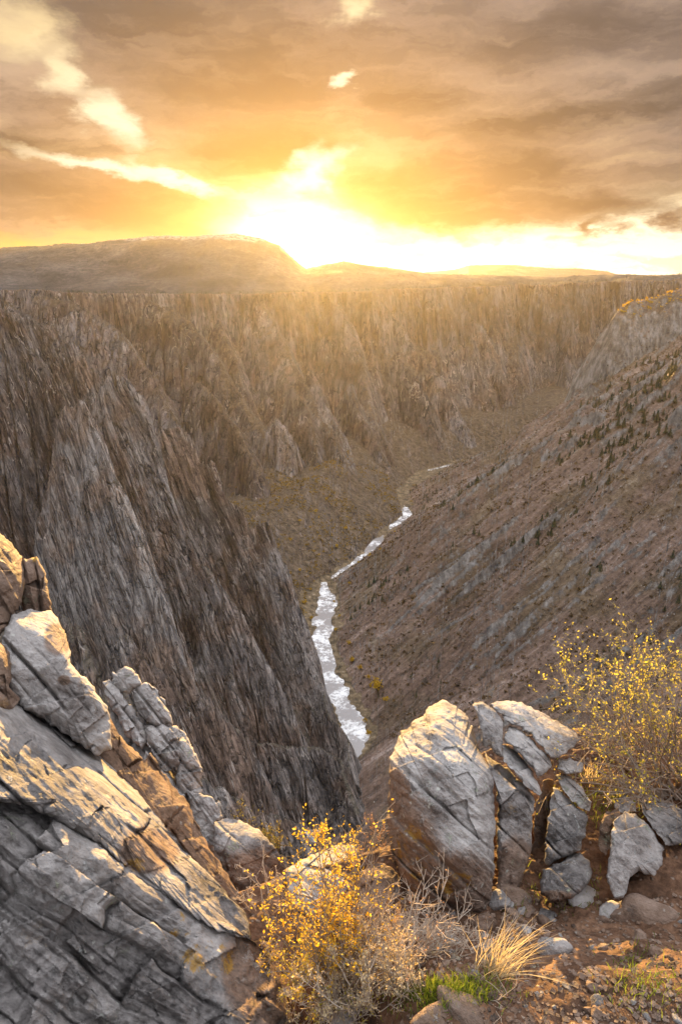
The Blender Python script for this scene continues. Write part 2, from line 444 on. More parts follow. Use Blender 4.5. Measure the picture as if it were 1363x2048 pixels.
# crests: points of the photograph with the distance at which they stand; slopes near the crest and further down
RIDGES = [
    # left fins above the river
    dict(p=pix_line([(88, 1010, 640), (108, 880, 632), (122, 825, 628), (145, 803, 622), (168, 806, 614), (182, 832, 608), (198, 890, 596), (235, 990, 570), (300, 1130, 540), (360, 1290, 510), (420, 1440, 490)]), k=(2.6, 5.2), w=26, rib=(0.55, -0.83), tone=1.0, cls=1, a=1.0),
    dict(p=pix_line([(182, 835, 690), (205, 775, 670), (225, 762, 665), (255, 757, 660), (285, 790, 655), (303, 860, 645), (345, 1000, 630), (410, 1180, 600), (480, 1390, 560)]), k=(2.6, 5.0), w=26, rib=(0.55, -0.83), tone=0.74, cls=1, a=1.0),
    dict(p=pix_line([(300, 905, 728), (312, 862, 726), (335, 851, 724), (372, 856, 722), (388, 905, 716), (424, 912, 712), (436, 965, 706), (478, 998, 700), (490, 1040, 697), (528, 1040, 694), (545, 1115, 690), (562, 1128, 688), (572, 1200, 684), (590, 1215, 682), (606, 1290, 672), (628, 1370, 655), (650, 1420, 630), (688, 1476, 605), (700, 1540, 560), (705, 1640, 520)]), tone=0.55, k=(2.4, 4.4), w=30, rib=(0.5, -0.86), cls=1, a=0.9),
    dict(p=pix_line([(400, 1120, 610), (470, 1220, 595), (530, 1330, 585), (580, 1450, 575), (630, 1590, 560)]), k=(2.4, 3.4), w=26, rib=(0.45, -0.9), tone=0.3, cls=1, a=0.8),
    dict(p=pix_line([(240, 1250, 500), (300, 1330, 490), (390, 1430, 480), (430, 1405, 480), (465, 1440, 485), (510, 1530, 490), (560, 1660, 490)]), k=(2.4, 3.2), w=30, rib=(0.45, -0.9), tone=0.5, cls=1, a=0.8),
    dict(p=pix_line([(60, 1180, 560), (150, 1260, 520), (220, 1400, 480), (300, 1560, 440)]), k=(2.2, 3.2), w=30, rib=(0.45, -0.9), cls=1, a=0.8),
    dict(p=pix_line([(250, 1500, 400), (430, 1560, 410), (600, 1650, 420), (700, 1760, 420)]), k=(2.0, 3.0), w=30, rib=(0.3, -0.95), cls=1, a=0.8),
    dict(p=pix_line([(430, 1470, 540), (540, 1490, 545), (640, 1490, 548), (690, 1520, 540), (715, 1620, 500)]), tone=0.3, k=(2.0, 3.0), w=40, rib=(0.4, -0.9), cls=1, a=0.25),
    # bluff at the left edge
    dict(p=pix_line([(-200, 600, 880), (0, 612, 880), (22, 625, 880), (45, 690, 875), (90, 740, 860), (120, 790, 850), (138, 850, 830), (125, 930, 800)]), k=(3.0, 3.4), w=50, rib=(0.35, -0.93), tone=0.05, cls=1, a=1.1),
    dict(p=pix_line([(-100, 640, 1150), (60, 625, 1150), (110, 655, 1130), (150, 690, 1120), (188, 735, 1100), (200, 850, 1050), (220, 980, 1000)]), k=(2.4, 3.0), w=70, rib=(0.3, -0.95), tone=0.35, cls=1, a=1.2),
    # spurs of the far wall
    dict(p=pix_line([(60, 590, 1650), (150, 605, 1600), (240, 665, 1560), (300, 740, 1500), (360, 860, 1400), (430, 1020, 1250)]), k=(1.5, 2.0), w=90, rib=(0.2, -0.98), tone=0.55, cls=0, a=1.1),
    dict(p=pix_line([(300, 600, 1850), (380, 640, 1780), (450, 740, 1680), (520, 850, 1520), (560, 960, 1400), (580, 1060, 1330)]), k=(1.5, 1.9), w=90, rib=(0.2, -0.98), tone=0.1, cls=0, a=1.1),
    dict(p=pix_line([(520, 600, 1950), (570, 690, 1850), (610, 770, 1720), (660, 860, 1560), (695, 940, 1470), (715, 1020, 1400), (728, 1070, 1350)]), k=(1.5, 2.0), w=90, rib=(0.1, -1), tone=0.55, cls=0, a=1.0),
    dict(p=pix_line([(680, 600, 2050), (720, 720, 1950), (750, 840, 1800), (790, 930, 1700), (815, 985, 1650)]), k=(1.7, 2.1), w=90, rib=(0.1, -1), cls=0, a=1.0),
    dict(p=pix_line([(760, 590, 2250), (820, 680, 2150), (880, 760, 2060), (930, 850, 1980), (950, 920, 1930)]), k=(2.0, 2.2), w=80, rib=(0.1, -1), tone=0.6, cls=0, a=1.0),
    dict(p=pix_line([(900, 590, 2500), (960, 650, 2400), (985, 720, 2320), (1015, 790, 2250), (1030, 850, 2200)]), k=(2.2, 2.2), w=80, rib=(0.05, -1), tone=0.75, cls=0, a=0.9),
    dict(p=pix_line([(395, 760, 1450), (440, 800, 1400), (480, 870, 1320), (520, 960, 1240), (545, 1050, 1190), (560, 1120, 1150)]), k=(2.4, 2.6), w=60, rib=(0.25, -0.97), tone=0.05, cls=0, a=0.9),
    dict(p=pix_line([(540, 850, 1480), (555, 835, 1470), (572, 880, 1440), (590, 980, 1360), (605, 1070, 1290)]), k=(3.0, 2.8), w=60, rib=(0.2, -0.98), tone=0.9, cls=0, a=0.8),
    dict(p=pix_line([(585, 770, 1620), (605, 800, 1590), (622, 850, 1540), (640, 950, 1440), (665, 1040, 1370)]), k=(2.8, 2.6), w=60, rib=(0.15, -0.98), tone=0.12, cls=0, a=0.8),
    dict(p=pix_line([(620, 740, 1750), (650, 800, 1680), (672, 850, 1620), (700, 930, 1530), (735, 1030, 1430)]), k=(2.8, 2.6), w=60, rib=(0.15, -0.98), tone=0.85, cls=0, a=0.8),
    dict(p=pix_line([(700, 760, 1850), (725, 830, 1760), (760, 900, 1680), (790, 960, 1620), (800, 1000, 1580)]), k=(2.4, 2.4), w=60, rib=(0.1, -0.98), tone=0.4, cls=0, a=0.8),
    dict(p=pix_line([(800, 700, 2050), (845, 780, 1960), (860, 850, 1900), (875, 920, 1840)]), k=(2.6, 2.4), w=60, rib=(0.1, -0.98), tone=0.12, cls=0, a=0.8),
    dict(p=pix_line([(440, 640, 1900), (470, 720, 1800), (490, 800, 1700), (510, 850, 1620)]), k=(2.8, 2.4), w=60, rib=(0.1, -0.98), cls=0, a=0.9),
    # right rim with the sunlit knob
    dict(p=pix_line([(1215, 655, 1760), (1240, 618, 1760), (1262, 604, 1770), (1300, 597, 1780), (1363, 577, 1780), (1500, 560, 1800)]), k=(1.5, 2.4), w=60, rib=(-0.5, -0.86), cls=2, a=0.7),
]
RIM = np.array([(-2600, 1500), (-1200, 1650), (-705, 1790), (-560, 1900), (-400, 1930), (-300, 2040), (-170, 2030), (-60, 2150), (90, 2120), (200, 2320), (330, 2330), (420, 2560), (560, 2600), (700, 2850), (900, 2760), (1080, 2720), (1330, 2690), (1440, 2900), (1700, 2950), (3000, 3000)], float)
RIM_Z = np.array([-20, -30, -42, -48, -50, -52, -52, -52, -50, -48, -46, -46, -44, -44, -36, -28, -26, -30, -40, -30], float)
SKYLINE = [(-700, 510), (-300, 503), (0, 495), (150, 487), (300, 474), (470, 467), (520, 474), (560, 492), (590, 522), (612, 538), (640, 532), (685, 524), (760, 533), (860, 546), (1000, 552), (1200, 553), (1400, 552), (2100, 552)]
SKY_AZ = np.array([math.radians(azel(X, min(Y, 2000))[0]) for X, Y in SKYLINE])
SKY_EL = np.array([math.tan(math.radians(azel(X, Y)[1])) for X, Y in SKYLINE])


def line_field(x, y, P, vals=None):
    """distance to a polyline, side of it (+ left of travel) and a value carried along it"""
    best = np.full(x.shape, 1e9, np.float32); side = np.zeros(x.shape, np.float32); val = np.zeros(x.shape, np.float32)
    for i in range(len(P) - 1):
        ax, ay = P[i][:2]; bx, by = P[i + 1][:2]
        ex, ey = bx - ax, by - ay; L = ex * ex + ey * ey
        t = np.clip(((x - ax) * ex + (y - ay) * ey) / L, 0, 1)
        qx = x - (ax + t * ex); qy = y - (ay + t * ey)
        d = np.sqrt(qx * qx + qy * qy); m = d < best
        best = np.where(m, d, best)
        side = np.where(m, np.sign(ex * (y - ay) - ey * (x - ax)), side)
        if vals is not None: val = np.where(m, vals[i] + t * (vals[i + 1] - vals[i]), val)
    return best, side, val


CREST_X = np.array([-200, 150, 205, 262, 405, 450, 580, 700, 850, 1400], float)
CREST_Y = np.array([1560, 1560, 1600, 1640, 1660, 1680, 1680, 1680, 1680, 1700], float)


CREST_DZ = [0, 28, 62, 112, 152, 232, 285, 345, 395]


def heights(x, y):
    x = x.astype(np.float32); y = y.astype(np.float32)
    r = np.sqrt(x * x + y * y); az = np.arctan2(x, y)
    dr, sr, _ = line_field(x, y, RIVER)
    cls = np.full(x.shape, 4, np.int8); tone = np.full(x.shape, 0.5, np.float32)
    bankn = fbm(x / 30, y / 30, 3, 5)
    far_ = smooth(1010, 1090, y)
    wd = (17 + 7 * bankn) * (1 - far_) + far_ * (1.0 + 13 * smooth(0.25, 0.8, vnoise(y / 62, y * 0 + 0.5, 15)) + 3 * bankn)
    H = -500 + np.maximum(dr - wd, -6) * 0.25 + 1.2 * fbm(x / 9, y / 9, 3, 3)
    H = np.where(dr < 60, H, np.maximum(H, -500 + 11 + (dr - 60) * 0.12))
    H = np.minimum(H, -470)
    fz = smooth(1010, 1090, y)
    talus = -500 + 6 + (dr - 42 + 24 * fz) * (0.62 + 0.10 * fbm(x / 70, y / 70, 3, 7)) + (ridged(x / 34, y / 130, 3, 9) - 0.5) * 16
    lft = (sr > 0) & (dr > 34 - 22 * fz)

    def put(Hn, c, tn=0.5):
        nonlocal H, cls, tone
        m = Hn > H
        tone = np.where(m, np.float32(tn), tone)
        cls = np.where(m, np.int8(c), cls); H = np.where(m, Hn, H)
    put(np.where(lft, np.minimum(talus, -408 + 25 * fbm(x / 120, y / 120, 3, 8)), -9999), 0)
    # steep broken rock between the river and the near fins
    q0 = 0.84 * x + 0.54 * y; a0 = 0.54 * x - 0.84 * y
    nearw = smooth(840, 700, y)
    rk = -500 + (dr - 30) * 1.75 * nearw + ((ridged(q0 / 58, a0 / 300, 2, 201) - 0.6) * 85 + (ridged(q0 / 21, a0 / 150, 3, 203) - 0.55) * 32 + (ridged(q0 / 7, a0 / 60, 2, 205) - 0.5) * 11) * smooth(25, 90, dr) + fbm(x / 15, y / 15, 3, 207) * 4
    rk = np.minimum(rk, -345 + (ridged(q0 / 40, a0 / 200, 2, 209) - .5) * 70 - np.maximum(y - 560, 0) * 0.5)
    put(np.where(lft & (y < 860), rk, -9999), 1)
    # ---- far plateau and its wall
    d, s, zr = line_field(x, y, RIM, RIM_Z)
    sd = d * s                                                        # + on the plateau
    but = ridged(x / 190 + 0.3 * fbm(x / 150, y / 150, 2, 12), y / 420, 2, 11) * 120 - 65 + (ridged(x / 58, y / 300, 2, 13) - 0.5) * 46
    fine = (ridged(x / 26, y / 150, 3, 17) - 0.5) * 22
    gr = smooth(0.84, 1, ridged(x / 41 + 0.35 * fbm(x / 50, y / 60, 2, 211), y / 500, 1, 212)) * 8 + smooth(0.82, 1, ridged(x / 17 + 0.3 * fbm(x / 30, y / 40, 2, 213), y / 300, 1, 214)) * 4
    sdw = sd - gr * smooth(-30, 30, -sd) + but * smooth(10, 130, -sd) + fine * smooth(-15, 40, -sd) + 12 * fbm(x / 55, y / 55, 3, 19)
    o = np.maximum(-sdw, 0)
    wall = zr - np.where(o < 60, 2.9 * o, 174 + (o - 60) * 1.25) + smooth(150, 400, o) * 0
    skyh = np.interp(az, SKY_AZ, SKY_EL)
    crest_r = 3700.0 + 250 * np.sin(az * 9)
    tt = np.clip((r - 2150) / (crest_r - 2150), 0, 1.0)
    top = zr + (skyh * crest_r - zr) * (0.30 * tt + 0.70 * tt * tt * (3 - 2 * tt) ) - 7 * (1 - tt)
    top += (fbm(x / 320, y / 320, 5, 23) * 24 + ridged(x / 500, y / 600, 3, 25) * 30 - 16) * np.sin(np.pi * tt)
    top += fbm(x / 38, y / 38, 3, 29) * 3.0 * smooth(0, 200, sdw)
    top = np.where(r > crest_r, top - (r - crest_r) * 0.06, top)
    inside = smooth(0, 60, sdw)
    Hp = np.where(sdw > 0, zr * (1 - inside) + np.maximum(top, zr - 4) * inside + 9 * fbm(x / 130, y / 130, 4, 221), wall)
    put(Hp, 0)
    cls = np.where((sdw > 4) & (cls == 0), np.int8(3), cls)
    # far mesa beyond, a flat-topped hill
    mx = np.degrees(az)
    mes = np.interp(mx, [3, 6.2, 8.0, 9.2, 10.0, 13.5, 14.4, 16.5, 18.2, 20.2, 21.5], [-.25, .04, .20, .33, .60, .62, .50, .35, .36, .13, -.25])
    mz = 9000 * np.tan(np.radians(mes)) - np.abs(r - 9000) * 0.1
    put(np.where(r > 7000, mz, -9999), 3)
    put(np.where(r > 4400, -60 - (r - 4400) * 0.004, -9999), 3)
    # ---- right-hand hillside
    xr = np.interp(y, RIVER[:, 1], RIVER[:, 0])
    dd = np.minimum(x - xr - 22 + 12 * fz, 760.0)
    s1 = y - 0.38 * x + 22 * fbm(x / 160, y / 160, 3, 41)
    conc = smooth(1100, 1650, y)
    zz = 0.66 * dd * (1 - conc) + np.interp(dd, [0, 55, 120, 228, 270, 400, 520, 620, 760], CREST_DZ) * conc
    amp = smooth(10, 240, dd)
    gul = (ridged(s1 / 150, x / 1500, 2, 43) - 0.66) * 112 * amp * (1 - 0.40 * conc) + (ridged(s1 / 46, x / 500, 2, 47) - 0.6) * 38 * smooth(0, 160, dd) + (ridged(s1 / 15, x / 160, 2, 49) - 0.5) * 8
    zz = -500 + zz + gul + fbm(x / 22, y / 22, 4, 51) * 4 * smooth(0, 60, dd) + fbm(x / 6.5, y / 6.5, 2, 53) * 1.1
    outc = smooth(0.15, 0.5, fbm(x / 120, y / 75, 4, 57)) * smooth(260, 420, dd)
    zz += outc * 24
    yc = np.interp(x, CREST_X, CREST_Y) + 22 * fbm(x / 60, y / 60, 3, 59)
    zz -= np.maximum(y - yc, 0) * 1.3
    put(np.where(dd > 0, zz, -9999), 2)
    # ---- traced ridges
    wx = x + 9 * fbm(x / 60, y / 60, 3, 61) + 3 * fbm(x / 17, y / 17, 2, 63)
    wy = y + 9 * fbm(x / 60 + 40, y / 60, 3, 65) + 3 * fbm(x / 17 + 9, y / 17, 2, 67)
    for i, R in enumerate(RIDGES):
        P = R['p']
        lo = P[:, :2].min(0) - 330; hi = P[:, :2].max(0) + 330
        m = (x > lo[0]) & (x < hi[0]) & (y > lo[1]) & (y < hi[1])
        if not m.any(): continue
        X, Y, WX, WY = x[m], y[m], wx[m], wy[m]
        fx, fy = R['rib']; n = math.hypot(fx, fy); fx /= n; fy /= n
        q = -fy * X + fx * Y; al = fx * X + fy * Y
        sc = 1.0 if R['cls'] == 1 else 1.7
        k1, k2 = R['k']
        a = R['a'] * sc
        nz = (ridged(q / (62 * sc), al / (330 * sc), 2, 71 + i) - 0.62) * 15 * k2 * a + (ridged(q / (21 * sc), al / (140 * sc), 3, 91 + i) - 0.55) * 5.0 * k2 * a
        if R['cls'] == 1:
            qw = q + 2.5 * fbm(al / 22, q / 30, 3, 99 + i)
            nz -= smooth(0.84, 1.0, ridged(qw / 19, al / 260, 1, 101 + i)) * 18 + smooth(0.82, 1.0, ridged(qw / 8, al / 160, 1, 102 + i)) * 7
            nz += (ridged(q / 6.5, al / 60, 2, 111 + i) - 0.5) * 3.6 * k2
            led = fbm(al / 14 + 0.2 * q / 14, q / 40, 3, 117 + i)
            nz += led * 5.0
        if R['cls'] == 0:
            qw = q + 4 * fbm(al / 40, q / 60, 3, 99 + i)
            nz -= smooth(0.84, 1.0, ridged(qw / 36, al / 460, 1, 101 + i)) * 18 + smooth(0.82, 1.0, ridged(qw / 15, al / 260, 1, 102 + i)) * 8
        best = np.full(X.shape, -9999, np.float32); dmin = np.full(X.shape, 9999, np.float32)
        for j in range(len(P) - 1):
            ax, ay, aZ = P[j]; bx, by, bZ = P[j + 1]
            ex, ey = bx - ax, by - ay; L = ex * ex + ey * ey + 1e-6
            t = np.clip(((WX - ax) * ex + (WY - ay) * ey) / L, 0, 1)
            ds = np.sqrt((WX - ax - t * ex) ** 2 + (WY - ay - t * ey) ** 2)
            zc = aZ + t * (bZ - aZ); dmin = np.minimum(dmin, ds)
            best = np.maximum(best, zc - k2 * ds * ds / (ds + (6.0 if R['cls'] == 1 else 14.0)))
        tmp = np.full(x.shape, -9999, np.float32); tmp[m] = best + nz * (0.30 + 0.70 * smooth(2, 26 * sc, dmin))
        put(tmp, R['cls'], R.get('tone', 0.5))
    # the little tilt of every ledge
    rough = np.where(cls <= 1, 1.0, 0.0)
    H = H + rough * (fbm(x / 11, y / 11, 3, 131) * 1.6)
    heights.tone = tone
    return H, cls


NAZ, NR = 940, 900
AZS = np.radians(np.concatenate([np.linspace(-44, -28, 90, endpoint=False), np.linspace(-28, 28, 1080), np.linspace(28, 44, 91)[1:]]))
NAZ = len(AZS)
rr = np.concatenate([np.arange(110, 230, 2.0), np.arange(230, 1000, 1.0), np.arange(1000, 3000, 1.8), np.geomspace(3000, 13000, 420)])
AA, RR = np.meshgrid(AZS, rr, indexing='ij')
HX, HY = RR * np.sin(AA), RR * np.cos(AA)
HH, CC = heights(HX, HY)
TT = heights.tone
# resample each bearing so that steep faces get their share of vertices
el = np.arctan2(HH, RR)
seg = np.abs(np.diff(el, axis=1)) * np.where(np.diff(el, axis=1) > 0, 1.0, 0.25) + np.diff(np.log(RR), axis=1) * 0.05 + 1e-6
cum = np.concatenate([np.zeros((NAZ, 1)), np.cumsum(seg, 1)], 1)
cum /= cum[:, -1:]
u = np.linspace(0, 1, NR)
GR = np.empty((NAZ, NR)); GH = np.empty((NAZ, NR)); GC = np.empty((NAZ, NR), np.int8); GT = np.empty((NAZ, NR), np.float32)
for i in range(NAZ):
    ri = np.interp(u, cum[i], rr); GR[i] = ri
    GH[i] = np.interp(ri, rr, HH[i]); GT[i] = np.interp(ri, rr, TT[i]); GC[i] = CC[i][np.clip(np.searchsorted(rr, ri), 0, len(rr) - 1)]
V = np.stack([GR * np.sin(AZS)[:, None], GR * np.cos(AZS)[:, None], GH], -1).reshape(-1, 3)
idx = np.arange(NAZ * NR).reshape(NAZ, NR)
quads = np.stack([idx[:-1, :-1], idx[1:, :-1], idx[1:, 1:], idx[:-1, 1:]], -1).reshape(-1, 4)
qc = GC[:-1, :-1].ravel()
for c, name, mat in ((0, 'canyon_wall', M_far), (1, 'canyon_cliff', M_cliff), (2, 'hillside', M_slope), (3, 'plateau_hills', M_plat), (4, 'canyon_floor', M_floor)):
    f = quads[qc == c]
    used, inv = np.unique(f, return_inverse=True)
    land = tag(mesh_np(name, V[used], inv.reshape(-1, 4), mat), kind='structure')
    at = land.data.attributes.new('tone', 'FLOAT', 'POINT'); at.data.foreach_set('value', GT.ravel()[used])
del AA, RR, HX, HY, HH, CC, el, seg, cum

# river
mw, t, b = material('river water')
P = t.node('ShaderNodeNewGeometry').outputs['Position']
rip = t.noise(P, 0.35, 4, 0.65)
sky_glint = t.ss(t.m('MULTIPLY', t.noise(P, 0.16, 5, 0.72), t.noise(P, 0.028, 2, 0.5)), 0.20, 0.34)
t.put(b.inputs['Base Color'], t.mix(sky_glint, (0.27, 0.245, 0.23, 1), (0.80, 0.78, 0.75, 1)))  # pale base and patches stand in for bright sky reflected in the water
t.put(b.inputs['Roughness'], t.ss(sky_glint, 0, 1, 0.12, 0.7))
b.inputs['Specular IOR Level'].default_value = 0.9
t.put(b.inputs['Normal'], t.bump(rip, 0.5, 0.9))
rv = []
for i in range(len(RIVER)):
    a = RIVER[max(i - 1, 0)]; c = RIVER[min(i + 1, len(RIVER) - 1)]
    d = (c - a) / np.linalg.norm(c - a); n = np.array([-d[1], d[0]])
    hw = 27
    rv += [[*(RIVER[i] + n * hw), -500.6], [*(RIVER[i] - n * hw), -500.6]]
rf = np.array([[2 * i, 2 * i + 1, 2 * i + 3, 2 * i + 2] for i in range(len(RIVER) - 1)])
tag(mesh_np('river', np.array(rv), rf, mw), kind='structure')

# ------------------------------------------------------------------ the rim underfoot
def zg(x, y):
    x = np.asarray(x, float); y = np.asarray(y, float)
    ye = np.interp(x, [-3, -0.6, -0.1, 0.35, 0.75, 1.4, 3.0], [2.9, 3.1, 3.3, 3.45, 4.15, 4.5, 4.6])
    z = -3.5 + 0.05 * fbm(x * 1.3, y * 1.3, 4, 301) + 0.03 * fbm(x * 6, y * 6, 4, 302) + 0.014 * fbm(x * 22, y * 22, 3, 303)
    z += 0.70 * smooth(3.1, 1.9, y + 0.10 * fbm(x * 2.2, y * 2, 3, 304)) * smooth(0.0, 0.45, x)
    z += 0.10 * smooth(0.9, 2.2, x) * smooth(2.6, 3.2, y)
    z -= np.maximum(y - ye, 0) ** 1.4 * 2.4
    z -= 0.5 * np.maximum(-1.2 - x, 0)
    return z


def ground_material():
    m, t, b = material('rim soil')
    P = t.node('ShaderNodeNewGeometry').outputs['Position']
    n1 = t.noise(P, 1.6, 5, 0.62); n2 = t.noise(P, 14.0, 6, 0.72)
    f1 = t.m('ADD', t.m('MULTIPLY', n1, 0.45), t.m('MULTIPLY', n2, 0.55))
    col = t.ramp(f1, [(0.34, (0.028, 0.016, 0.010)), (0.47, (0.095, 0.048, 0.026)), (0.57, (0.185, 0.10, 0.057)), (0.68, (0.32, 0.20, 0.13))])
    pb = t.voro(P, 26.0); pc = t.voro(P, 26.0, out='Color')
    pm = t.m('MULTIPLY', t.ss(pb, 0.36, 0.28), t.ss(t.sep(pc)[0], 0.55, 0.6))
    col = t.mix(pm, col, t.mix(t.sep(pc)[1], (0.13, 0.075, 0.045, 1), (0.34, 0.25, 0.19, 1)))
    t.put(b.inputs['Base Color'], col)
    hgt = t.m('ADD', t.m('MULTIPLY', n2, 0.7), t.m('MULTIPLY', t.m('MULTIPLY', pm, t.m('SUBTRACT', 0.4, pb)), 2.0))
    t.put(b.inputs['Normal'], t.bump(hgt, 1.0, 0.035))
    return m


gx = np.linspace(-6, 9, 700) ; gx = np.concatenate([np.linspace(-6, -1, 60, endpoint=False), np.linspace(-1, 2.6, 520), np.linspace(2.6, 9, 70)[1:]])
gy = np.concatenate([np.linspace(-6, 1.8, 60, endpoint=False), np.linspace(1.8, 4.6, 420), np.linspace(4.6, 14, 90)[1:]])
GX, GY = np.meshgrid(gx, gy, indexing='ij')
GV = np.stack([GX, GY, zg(GX, GY)], -1).reshape(-1, 3)
ii = np.arange(len(gx) * len(gy)).reshape(len(gx), len(gy))
tag(mesh_np('ground', GV, np.stack([ii[:-1, :-1], ii[1:, :-1], ii[1:, 1:], ii[:-1, 1:]], -1).reshape(-1, 4), ground_material()), kind='structure')


def on_ground(X, Y):
    """the point of the rim seen at a point of the photograph"""
    d = ray(X, Y); t = np.arange(1.5, 9.0, 0.02)
    g = t * d[2] - zg(t * d[0], t * d[1])
    k = int(np.argmax(g < 0)) if (g < 0).any() else len(t) - 1
    f = g[k - 1] / (g[k - 1] - g[k] + 1e-9) if k else 0
    return d * (t[max(k - 1, 0)] + 0.02 * f)


# ------------------------------------------------------------------ rocks
def rock_material(name, dark, mid, light, lichen=0.5, ochre=0.3, strata=(0.6, 0.2, -0.7)):
    m, t, b = material(name)
    P = t.node('ShaderNodeNewGeometry').outputs['Position']
    f = np.array(strata, float); f /= np.linalg.norm(f)
    e1 = np.cross(f, [0.1, 1, 0.2]); e1 /= np.linalg.norm(e1); e2 = np.cross(f, e1)
    q = t.xyz(t.vm('DOT_PRODUCT', P, tuple(e1)), t.vm('DOT_PRODUCT', P, tuple(e2)), t.m('MULTIPLY', t.vm('DOT_PRODUCT', P, tuple(f)), 0.34))
    n1 = t.noise(q, 5.0, 6, 0.62, 0.5); n2 = t.noise(t.vm('ADD', P, (3.3, 1.7, 0.4)), 2.3, 5, 0.6, 0.3); n3 = t.noise(P, 22.0, 6, 0.75); n4 = t.noise(q, 24.0, 4, 0.7)
    f1 = t.m('ADD', t.m('MULTIPLY', n1, 0.34), t.m('ADD', t.m('MULTIPLY', n2, 0.30), t.m('ADD', t.m('MULTIPLY', n3, 0.22), t.m('MULTIPLY', n4, 0.14))))
    col = t.ramp(f1, [(0.40, dark), (0.47, mid), (0.54, tuple(0.5 * (a + c) for a, c in zip(mid, light))), (0.61, light)])
    # iron staining where the mesh carries it
    at = t.node('ShaderNodeAttribute', attribute_name='stain')
    st = t.m('ADD', at.outputs['Fac'], t.m('MULTIPLY', t.m('SUBTRACT', n2, 0.5), 1.3), clamp=True)
    st = t.m('MULTIPLY', t.ss(t.m('ADD', st, t.m('MULTIPLY', t.m('SUBTRACT', n3, 0.5), 0.9)), 0.25, 0.85), 0.8)
    rust = t.ramp(t.m('ADD', t.m('MULTIPLY', n1, 0.5), t.m('MULTIPLY', n3, 0.5)), [(0.36, (0.05, 0.030, 0.018)), (0.5, (0.17, 0.10, 0.062)), (0.64, (0.30, 0.19, 0.125))])
    col = t.mix(st, col, rust)
    # crusts of lichen: pale, sage and ochre
    l1 = t.noise(P, 9.0, 7, 0.8, 0.4); lm = t.ss(l1, 0.57, 0.62)
    l2 = t.ss(t.noise(P, 1.7, 3, 0.5), 0.40, 0.58)
    lm = t.m('MULTIPLY', t.m('MULTIPLY', lm, l2), t.m('SUBTRACT', 1.0, t.m('MULTIPLY', st, 0.75)))
    col = t.mix(t.m('MULTIPLY', lm, lichen), col, t.mix(t.ss(t.noise(P, 4.0, 3, .5), 0.45, 0.6), (0.50, 0.49, 0.47, 1), (0.34, 0.36, 0.25, 1)))
    sp = t.voro(P, 17.0, rand=1.0); spm = t.m('MULTIPLY', t.ss(t.m('ADD', sp, t.m('MULTIPLY', n3, 0.9)), 0.66, 0.54), t.ss(t.noise(P, 3.1, 3, 0.6), 0.52, 0.62))
    col = t.mix(t.m('MULTIPLY', spm, lichen), col, (0.46, 0.45, 0.40, 1))
    om = t.m('MULTIPLY', t.ss(t.noise(P, 7.0, 6, 0.75), 0.59, 0.63), t.ss(t.noise(P, 1.3, 2, 0.5), 0.5, 0.6))
    at2 = t.node('ShaderNodeAttribute', attribute_name='ochre')
    om = t.m('MAXIMUM', t.m('MULTIPLY', om, ochre), t.m('MULTIPLY', t.ss(t.m('MULTIPLY', at2.outputs['Fac'], t.noise(P, 8.0, 6, 0.75)), 0.50, 0.60), 0.8))
    col = t.mix(om, col, (0.36, 0.20, 0.03, 1))
    bk = t.m('MULTIPLY', t.ss(t.noise(q, 7.0, 6, 0.75), 0.58, 0.66), 0.55)
    col = t.mix(bk, col, (0.045, 0.042, 0.04, 1))
    t.put(b.inputs['Base Color'], col)
    hgt = t.m('ADD', t.m('MULTIPLY', n1, 1.0), t.m('ADD', t.m('MULTIPLY', n3, 0.45), t.m('ADD', t.m('MULTIPLY', n4, 0.5), t.m('MULTIPLY', lm, 0.12))))
    t.put(b.inputs['Normal'], t.bump(hgt, 0.9, 0.045))
    t.put(b.inputs['Roughness'], t.ss(n3, 0.3, 0.7, 0.6, 0.9))
    return m


M_grey = rock_material('weathered grey rock', (0.05, 0.043, 0.040), (0.165, 0.148, 0.138), (0.42, 0.385, 0.36), 0.8, 0.15)
M_lich = rock_material('lichened grey rock', (0.10, 0.082, 0.072), (0.29, 0.26, 0.24), (0.54, 0.505, 0.475), 1.0, 0.25)
M_brown = rock_material('iron brown rock', (0.045, 0.030, 0.022), (0.155, 0.098, 0.066), (0.30, 0.215, 0.165), 0.45, 0.3)


def cells(a, b, ca, cb, seed):
    """beds cut by scattered joints: offset and tilt of the bed each point lies in, and the grooves between beds"""
    q = b / cb; q = q + 0.9 * (vnoise(q * 0.55, q * 0 + seed * 0.37, seed) - 0.5)
    il = np.floor(q).astype(np.int64); fb = q - il
    z0 = il * 0
    p = a / ca + 7 * h2(il, z0, seed + 1) + 0.10 * (vnoise(q * 2, a * 0, seed + 2) - 0.5)
    ia = np.floor(p).astype(np.int64); fa_ = p - ia
    off = h2(ia, il, seed + 3) - 0.5
    tlt = (h2(ia, il, seed + 4) - 0.25) * (fb - 0.5) + 0.5 * (h2(ia, il, seed + 5) - 0.5) * (fa_ - 0.5) * 2
    eb = np.minimum(fb, 1 - fb) * cb; ea = np.minimum(fa_, 1 - fa_) * ca
    kb = np.round(q).astype(np.int64); ka = np.round(p).astype(np.int64)
    gm = smooth(0.42, 0.70, vnoise(a / (ca * 0.8), kb * 3.7, seed + 6)) * (0.35 + 0.65 * h2(kb, z0, seed + 7))
    gj = (h2(ka, il, seed + 8) > 0.8) * 0.5
    groove = np.maximum(np.exp(-(eb / 0.010) ** 2) * gm, np.exp(-(ea / 0.009) ** 2) * gj)
    return off, tlt, groove


_rs = [0]


